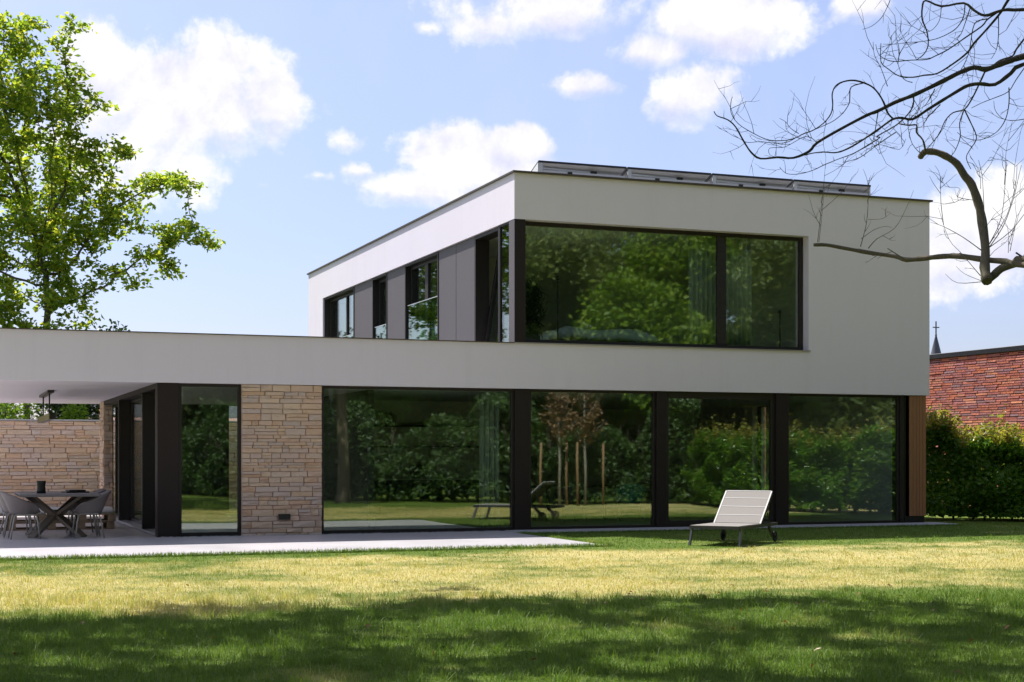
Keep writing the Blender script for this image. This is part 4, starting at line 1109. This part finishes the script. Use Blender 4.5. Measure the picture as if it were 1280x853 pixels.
# ------------------------------------------------------------------ bare tree at the right
BR = """
limb 42 5,439 -16255 4632,-342 -16259 4891,-911 -15974 4856,-1288 -15544 4778,-1347 -15466 4759,-1406 -15388 4739,-1478 -15289 4711,-1563 -15241 4732,-1633 -15155 4707,-1698 -15061 4667,-1780 -14949 4617,-1890 -14819 4557,-1998 -14720 4512,-2113 -14610 4445,-2185 -14562 4416,-2366 -14423 4308,-2537 -14308 4195,-2583 -14251 4126,-2717 -14205 4067,-2882 -14211 4060,-3057 -14214 4035,-3177 -14261 4071,-3300 -14339 4150,-3422 -14420 4245,-3522 -14461 4291,-3639 -14489 4309,-3682 -14510 4341
branch 15 4,-1928 -14581 4403,-2010 -14620 4440,-2098 -14688 4511,-2203 -14743 4582,-2302 -14770 4625,-2443 -14767 4653,-2553 -14752 4636,-2623 -14738 4593,-2646 -14723 4526,-2625 -14699 4442,-2627 -14672 4368,-2675 -14633 4293,-2762 -14603 4230,-2852 -14599 4195,-2928 -14595 4156,-3022 -14600 4125,-3206 -14626 4106,-3399 -14695 4134,-3598 -14780 4185,-3707 -14853 4254,-3737 -14906 4327,-3743 -14941 4363
branch 6 3,-2731 -14273 4234,-2831 -14260 4183,-3005 -14283 4166,-3117 -14317 4162,-3249 -14341 4139,-3337 -14382 4145,-3462 -14445 4174
branch 9 4,-2297 -14668 4666,-2423 -14676 4619,-2445 -14688 4528,-2469 -14714 4463,-2527 -14712 4379,-2619 -14711 4304,-2733 -14724 4247,-2851 -14746 4194
limb 36 7,599 -16104 4409,-281 -16110 4736,-871 -15929 4792,-1261 -15512 4722,-1308 -15401 4666,-1363 -15265 4598,-1473 -15196 4610,-1548 -15132 4601,-1610 -15035 4555,-1690 -14902 4486,-1743 -14825 4441,-1817 -14718 4377,-1909 -14691 4387,-1981 -14657 4377,-2041 -14586 4323,-2119 -14498 4253,-2203 -14419 4186,-2296 -14358 4133,-2377 -14335 4113,-2483 -14329 4113,-2595 -14314 4096,-2656 -14303 4076
branch 9 4,-1982 -14500 4345,-2012 -14503 4325,-2022 -14524 4314,-2098 -14473 4254,-2207 -14431 4207,-2262 -14421 4176
branch 12 4,-1866 -14786 4566,-1818 -14737 4547,-1772 -14654 4499,-1762 -14542 4442,-1785 -14416 4384,-1873 -14259 4313,-1819 -14227 4312,-1862 -14123 4269,-1945 -13993 4203,-2048 -13890 4160,-2144 -13796 4115,-2198 -13723 4082,-2272 -13659 4057,-2355 -13609 4048,-2423 -13580 4061,-2487 -13581 4112
branch 8 4,-1847 -14510 4301,-1885 -14324 4240,-1896 -14174 4196,-1904 -14038 4161,-1928 -13924 4150,-1948 -13824 4151
branch 8 3,-2073 -14567 4447,-1960 -14362 4357,-1863 -14188 4304,-1767 -14005 4237
limb 30 6,303 -16383 4789,-512 -16347 5046,-1047 -16126 5084,-1436 -15724 5107,-1529 -15625 5124,-1578 -15570 5118,-1647 -15487 5101,-1711 -15432 5153,-1772 -15372 5225,-1895 -15234 5223,-1981 -15133 5292,-2010 -15126 5229,-2016 -15135 5125,-1986 -15157 5022,-1962 -15144 4915,-1972 -15102 4846,-2010 -15053 4804
limb 20 5,-1356 -15824 5565,-1515 -15624 5208,-1542 -15557 5114,-1585 -15442 5008,-1626 -15322 4913,-1638 -15251 4852,-1688 -15137 4785,-1765 -15004 4719,-1850 -14933 4712,-1927 -14871 4702,-2028 -14821 4716,-2124 -14804 4769,-2200 -14796 4833,-2224 -14832 4981
branch 12 4,-1555 -15549 5126,-1622 -15490 5069,-1658 -15467 5017,-1750 -15361 4936,-1844 -15255 4854,-1928 -15188 4807,-1989 -15161 4780,-2111 -15109 4776,-2244 -15054 4766,-2332 -15047 4781,-2404 -15056 4817,-2449 -15084 4884
branch 9 4,-1605 -15467 5083,-1707 -15462 5052,-1766 -15487 4979,-1798 -15501 4862,-1828 -15515 4768,-1866 -15512 4677,-1915 -15525 4615
branch 8 3,-1734 -15340 5221,-1780 -15382 5105,-1848 -15385 5008,-1935 -15376 4947,-2047 -15350 4898,-2183 -15320 4871,-2299 -15318 4855,-2415 -15317 4830,-2539 -15319 4817
branch 8 3,-1706 -15374 5192,-1806 -15435 5032,-1896 -15500 4918,-1997 -15564 4837
branch 8 3,-1551 -15544 5106,-1376 -15325 5004,-1213 -15093 4955,-1083 -14859 4944
branch 16 10,-1321 -15747 4998,-1295 -15553 4920,-1253 -15401 4873,-1200 -15286 4851,-1209 -15141 4851,-1186 -15006 4835,-1166 -14892 4835
branch 7 3,-2124 -14887 5491,-2100 -14789 5383,-2082 -14715 5336,-2082 -14625 5268,-2101 -14513 5227,-2120 -14398 5226
branch 14 6,-1464 -15271 4717,-1412 -15117 4634,-1361 -14944 4539,-1334 -14808 4484,-1365 -14691 4477,-1355 -14565 4434,-1311 -14429 4358,-1291 -14304 4300,-1279 -14198 4260
branch 10 5,-1434 -14939 4448,-1473 -14926 4326,-1482 -14947 4206,-1531 -14948 4087,-1607 -14985 4017
branch 10 5,-1434 -14939 4448,-1346 -14925 4325,-1301 -14930 4234,-1309 -14931 4176,-1344 -14904 4109,-1371 -14884 4035,-1340 -14908 3934
branch 8 4,-1229 -15556 4759,-1202 -15338 4635,-1174 -15202 4566,-1216 -15062 4537,-1251 -14947 4519,-1276 -14834 4495
branch 8 4,-1235 -15286 4576,-1131 -15158 4477,-1053 -15016 4375,-1026 -14876 4301,-1040 -14750 4266,-1071 -14642 4262,-1133 -14555 4298,-1180 -14504 4352
branch 7 3,-928 -15277 4365,-929 -15108 4366,-943 -14951 4386,-949 -14834 4433,-963 -14762 4518,-949 -14726 4610
branch 10 4,-1625 -14852 4491,-1494 -14522 4479,-1343 -14216 4471
branch 7 3,-1729 -14917 4606,-1843 -15018 4505,-1966 -15112 4406,-2105 -15230 4336
branch 6 3,-1861 -15188 5239,-1845 -15149 5150,-1841 -15088 5100,-1853 -15013 5073,-1911 -14905 5067
branch 6 3,-2091 -14737 4639,-2146 -14718 4799,-2174 -14660 4926,-2150 -14605 5058
branch 6 3,-1915 -14854 4661,-1995 -14832 4694,-2073 -14866 4805,-2133 -14875 4899,-2161 -14892 5040
branch 6 3,-2081 -14878 4824,-2184 -15043 4875,-2310 -15176 4940,-2403 -15309 4962
branch 6 3,-2719 -14297 4266,-2822 -14333 4297,-2901 -14377 4340,-2976 -14402 4358
branch 6 3,-2506 -14259 4207,-2618 -14352 4221,-2744 -14424 4209,-2890 -14447 4131,-3000 -14498 4084,-3173 -14570 4052,-3192 -14602 3988,-3158 -14655 3958
branch 5 3,-2879 -14161 4081,-2741 -13950 4214,-2641 -13745 4358
branch 5 3,-1989 -14347 4192,-1819 -14242 4243,-1546 -14137 4240,-1433 -14078 4358
branch 5 3,-1841 -14770 4538,-1701 -14691 4439,-1615 -14602 4359
branch 6 3,-1556 -14490 4125,-1722 -14584 4189,-1868 -14730 4278,-1978 -14866 4333
limb 62 36,-1241 -15006 2932,-1190 -14905 3077,-1116 -14822 3247,-1058 -14700 3518,-1055 -14647 3685,-1099 -14605 3864,-1150 -14572 3946,-1221 -14557 4052,-1320 -14517 4125,-1402 -14474 4163,-1464 -14422 4170,-1474 -14377 4146,-1469 -14351 4133
limb 15 9,-1536 -14521 4144,-1598 -14568 4237,-1677 -14581 4299,-1703 -14620 4354,-1762 -14582 4355,-1838 -14552 4369
limb 44 22,461 -16234 3222,-704 -16021 2926,-1022 -15222 3063,-1068 -15047 3112,-1141 -14854 3148,-1234 -14631 3202,-1316 -14487 3216,-1410 -14355 3212,-1522 -14217 3208,-1586 -14119 3249,-1746 -13960 3294,-1927 -13829 3343,-2084 -13747 3379,-2191 -13699 3380
limb 52 44,-703 -16020 2940,-990 -15206 3112,-1029 -15115 3090,-1090 -15004 3055,-1142 -14952 2989,-1164 -14903 2954
branch 14 12,-1006 -15202 3127,-1007 -15100 3186
shoot 6 2,-2230 -13828 3386,-2236 -13883 3589,-2278 -13994 3811,-2323 -14093 3952,-2363 -14170 4047
shoot 5 2,-2218 -13832 3386,-2213 -13876 3624,-2256 -13988 3878
shoot 7 2,-1872 -13992 3341,-1831 -14029 3557,-1861 -14102 3787,-1914 -14167 3918,-1995 -14218 4015
shoot 5 2,-1884 -14130 3878,-1915 -14211 3910,-1940 -14317 3970
shoot 8 2,-1814 -14033 3323,-1753 -14083 3408,-1634 -14187 3497,-1577 -14268 3649,-1554 -14370 3826
shoot 6 2,-1863 -13992 3415,-1748 -14019 3498,-1648 -14041 3533,-1568 -14052 3528
shoot 5 2,-1816 -14036 3590,-1754 -14168 3582,-1741 -14286 3621
shoot 10 6,-1585 -14266 3207,-1769 -14272 3294
shoot 7 3,-1110 -14863 3257,-982 -14893 3447,-883 -14912 3700,-851 -14944 3900,-843 -14969 3990
shoot 7 3,-1110 -14863 3257,-987 -14994 3386,-900 -15074 3534,-848 -15148 3634
shoot 6 3,-1108 -14849 3275,-977 -14864 3530,-942 -14880 3906,-958 -14912 4024
shoot 6 3,-1108 -14849 3275,-954 -14906 3541,-891 -14946 3804,-904 -14986 3983
shoot 6 3,-1096 -14797 3361,-1068 -14737 3686,-1110 -14767 3914,-1179 -14806 4044
shoot 9 3,-1154 -14810 3239,-1171 -14574 3387,-1225 -14365 3510,-1267 -14225 3568
shoot 6 2,-1296 -14460 3508,-1333 -14471 3712,-1402 -14552 3933,-1489 -14593 4014
shoot 5 2,-1323 -14450 3796,-1400 -14446 3887,-1451 -14463 3945
shoot 5 2,-1105 -14662 3711,-1227 -14571 3750,-1241 -14616 3821,-1350 -14558 3840,-1411 -14589 3926
shoot 6 2,-1252 -14924 2995,-1246 -14647 3231,-1266 -14497 3377,-1296 -14382 3680
shoot 6 2,-1262 -14962 2936,-1392 -14789 2939,-1451 -14693 3028
shoot 5 2,-1266 -14954 2945,-1328 -14804 3021,-1355 -14716 3100
shoot 5 2,-1047 -15044 3191,-940 -14901 3449,-955 -14716 3648
shoot 5 2,-1033 -15051 3206,-954 -15023 3430,-900 -15050 3631
shoot 5 2,-947 -14867 3827,-960 -14902 3996,-987 -14943 4115,-1047 -15097 4336
shoot 5 2,-895 -14928 3785,-864 -14907 4002,-875 -15000 4288
shoot 4 2,-1000 -14951 4113,-1214 -15033 4180
shoot 4 2,-911 -14964 3988,-1182 -15002 4090
shoot 4 2,-905 -14966 3977,-928 -15125 4027
shoot 5 2,-1078 -14707 3810,-1081 -14692 3966,-1150 -14653 4111
shoot 4 2,-1113 -14734 3969,-1047 -14813 4083
shoot 4 2,-1332 -14457 3836,-1387 -14531 3939,-1522 -14521 3979
shoot 4 2,-1326 -14467 3846,-1286 -14643 3944
"""
bt = empty('bare_tree', (.952, -15.773, 0)); tag(bt, 'bare dark branches of a leafless pruned tree reaching in from the right', 'tree')
O_ = Vector((.952, -15.773, 0)); rt_ = random.Random(31)
MB().tube([(0, 0, -.05), (.02, .02, .3), (.05, 0, 1.2), (.0, .03, 2.4), (.0, 0, 3.3), (.02, -.02, 4.4), (0, 0, 5.2), (.1, .1, 6.4), (.3, .2, 7.6)], [.24, .19, .165, .15, .14, .12, .10, .07, .04], 12).build('trunk', 'bark_bare', bt)
def smooth(P, k=3):
    out = []
    for i in range(len(P)-1):
        p0, p1, p2, p3 = P[max(i-1, 0)], P[i], P[i+1], P[min(i+2, len(P)-1)]
        for j in range(k):
            t = j/k; out.append(.5*((2*p1) + (p2-p0)*t + (2*p0-5*p1+4*p2-p3)*t*t + (3*p1-p0-3*p2+p3)*t*t*t))
    return out + [P[-1]]
tw = MB()
def twig(p, d, L, r, depth=0):
    pts = [p]; q = p.copy(); dd = d.normalized()
    for k in range(4):
        dd = (dd + Vector((rt_.gauss(0, .22), rt_.gauss(0, .22), rt_.gauss(.06, .18)))).normalized(); q = q + dd*L/4; pts.append(q.copy())
    tw.tube(pts, [r*(1-.17*k) for k in range(5)], 4)
    if depth < 1 and L > .09:
        for k in range(rt_.choice((0, 1, 2, 2))):
            i = rt_.randint(1, 3); twig(pts[i], dd + Vector((rt_.gauss(0, .7), rt_.gauss(0, .7), rt_.gauss(0, .7))), L*rt_.uniform(.3, .6), r*.75, depth+1)
for line in BR.strip().split('\n'):
    kind, r0, r1 = line.split(',')[0].split()
    P = [Vector([float(c)/1000 for c in q.split()]) - O_ for q in line.split(',')[1:]]
    Q = smooth(P); r0, r1 = int(r0)/1000, int(r1)/1000; N = len(Q)
    prot = .00045 if r0 > .03 else 0
    rad = [(r0+(r1-r0)*(i/(N-1))**.8)*rt_.uniform(.90, 1.12) for i in range(N)]
    if kind != 'limb': rad = [r*.62 for r in rad]
    elif r0 < .04: rad = [r*.62 for r in rad]
    else: rad = [r*.74 for r in rad]
    MB().tube(Q, rad, 8 if kind == 'limb' else 6).build(kind, {'limb': 'bark_bare' if r0 > .042 or r0 == .015 else 'twig', 'branch': 'twig', 'shoot': 'shoot'}[kind], bt)
    dens = 5.5 if kind == 'branch' else (3.0 if (kind == 'limb' and r0 < .045 and r0 != .044) else (2.6 if kind == 'shoot' else .5))
    for i in range(1, N-1):
        L = (Q[i+1]-Q[i]).length
        if rt_.random() < L*dens*1.5:
            d = (Q[i+1]-Q[i]).normalized(); side = Vector((rt_.gauss(0, 1), rt_.gauss(0, 1), rt_.gauss(.25, 1))); side = (side - d*side.dot(d)).normalized()
            twig(Q[i].copy(), d*.7 + side*.8, rt_.choice((.08, .14, .2, .3, .45))*rt_.uniform(.7, 1.3), .0027)
tag(tw.build('twigs', 'twig', bt), kind='stuff')

# ------------------------------------------------------------------ grass blades, fallen leaves, pebbles
def blades(n, sampler, h0, h1, wd, rng, lean=.9):
    P = sampler(n); n = len(P)
    hh = rng.uniform(h0, h1, n); a = rng.uniform(0, 2*np.pi, n); le = np.abs(rng.normal(0, lean, n))
    dx, dy = np.cos(a)*le*hh, np.sin(a)*le*hh; b = rng.uniform(0, 2*np.pi, n); wx, wy = np.cos(b)*wd/2, np.sin(b)*wd/2
    z = np.zeros(n)
    V = np.stack([np.stack([P[:, 0]-wx, P[:, 1]-wy, z-.005], 1), np.stack([P[:, 0]+wx, P[:, 1]+wy, z-.005], 1),
                  np.stack([P[:, 0]+dx*.4+wx*.8, P[:, 1]+dy*.4+wy*.8, hh*.6], 1), np.stack([P[:, 0]+dx*.4-wx*.8, P[:, 1]+dy*.4-wy*.8, hh*.6], 1),
                  np.stack([P[:, 0]+dx, P[:, 1]+dy, hh*(1-.25*le)], 1)], 1).reshape(-1, 3)
    i = np.arange(n)[:, None]*5
    F = np.concatenate([i+np.array([[0, 1, 2]]), i+np.array([[0, 2, 3]]), i+np.array([[3, 2, 4]])], 1).reshape(-1, 3)
    return V, F
rg = np.random.default_rng(77)
def wedge(d0, d1, power):
    """sampler: random lawn points between two distances in front of the viewer, thinning out with distance"""
    def f(n):
        d = (rg.uniform(d0**power, d1**power, n))**(1/power); l = rg.uniform(-.42, .42, n)*d
        P = np.stack([EYE[0]+FW[0]*d+RT[0]*l, EYE[1]+FW[1]*d+RT[1]*l], 1)
        ok = ~((P[:, 0] < -.22+.02) & (P[:, 1] > -4.66)) & ~((P[:, 1] > -.80) & (P[:, 0] < 9.3)) & (P[:, 1] < 2)
        return P[ok]
    return f
def strip(x0, x1, y0, y1): return lambda n: np.stack([rg.uniform(x0, x1, n), rg.uniform(y0, y1, n)], 1)
def tufts(d0, d1, nt, per):
    def f(n):
        c = wedge(d0, d1, 1.4)(nt); c = np.repeat(c, per, 0); return c + rg.normal(0, .045, c.shape)
    return f
parts = [blades(150000, wedge(8.5, 13.5, 1.6), .014, .042, .0042, rg), blades(100000, wedge(13.5, 20, 1.3), .014, .038, .0055, rg), blades(80000, wedge(20, 31, 1.2), .014, .034, .008, rg),
         blades(0, tufts(9, 15, 1500, 24), .045, .11, .0045, rg, .75), blades(0, tufts(14, 29, 500, 22), .03, .065, .007, rg, .7),
         blades(7000, strip(-11, -.2, -4.78, -4.65), .03, .09, .008, rg), blades(4000, strip(-.24, 9.3, -.92, -.78), .02, .06, .009, rg), blades(1800, strip(-.26, -.1, -4.7, -.8), .03, .08, .008, rg)]
Vs = []; Fs = []; o_ = 0
for V, F in parts: Vs.append(V); Fs.append(F+o_); o_ += len(V)
tag(link('grass', npmesh('grass', np.concatenate(Vs), np.concatenate(Fs)), 'blade'), kind='stuff')
nl = 46; d = rg.uniform(9.3, 16.5, nl); l = rg.triangular(-.36, .3, .36, nl)*d
C = np.stack([EYE[0]+FW[0]*d+RT[0]*l, EYE[1]+FW[1]*d+RT[1]*l, rg.uniform(.02, .04, nl)], 1)
tag(link('fallen_leaves', leaf_mesh('fallen_leaves', C, .055, .04, rg, up=1.5), 'litter'), kind='stuff')
pb = MB(); rp = random.Random(8)
for k in range(520):
    x = rp.uniform(-6.4, -.25); y = rp.uniform(-.13, .0); r = rp.uniform(.008, .02)
    pb.add([(x+r, y, .02), (x, y+r, .02), (x-r, y, .02), (x, y-r, .02), (x+rp.uniform(-.3, .3)*r, y, .02+r*.9)], [(0, 1, 4), (1, 2, 4), (2, 3, 4), (3, 0, 4)])
tag(pb.build('pebbles', 'conc'), kind='stuff')
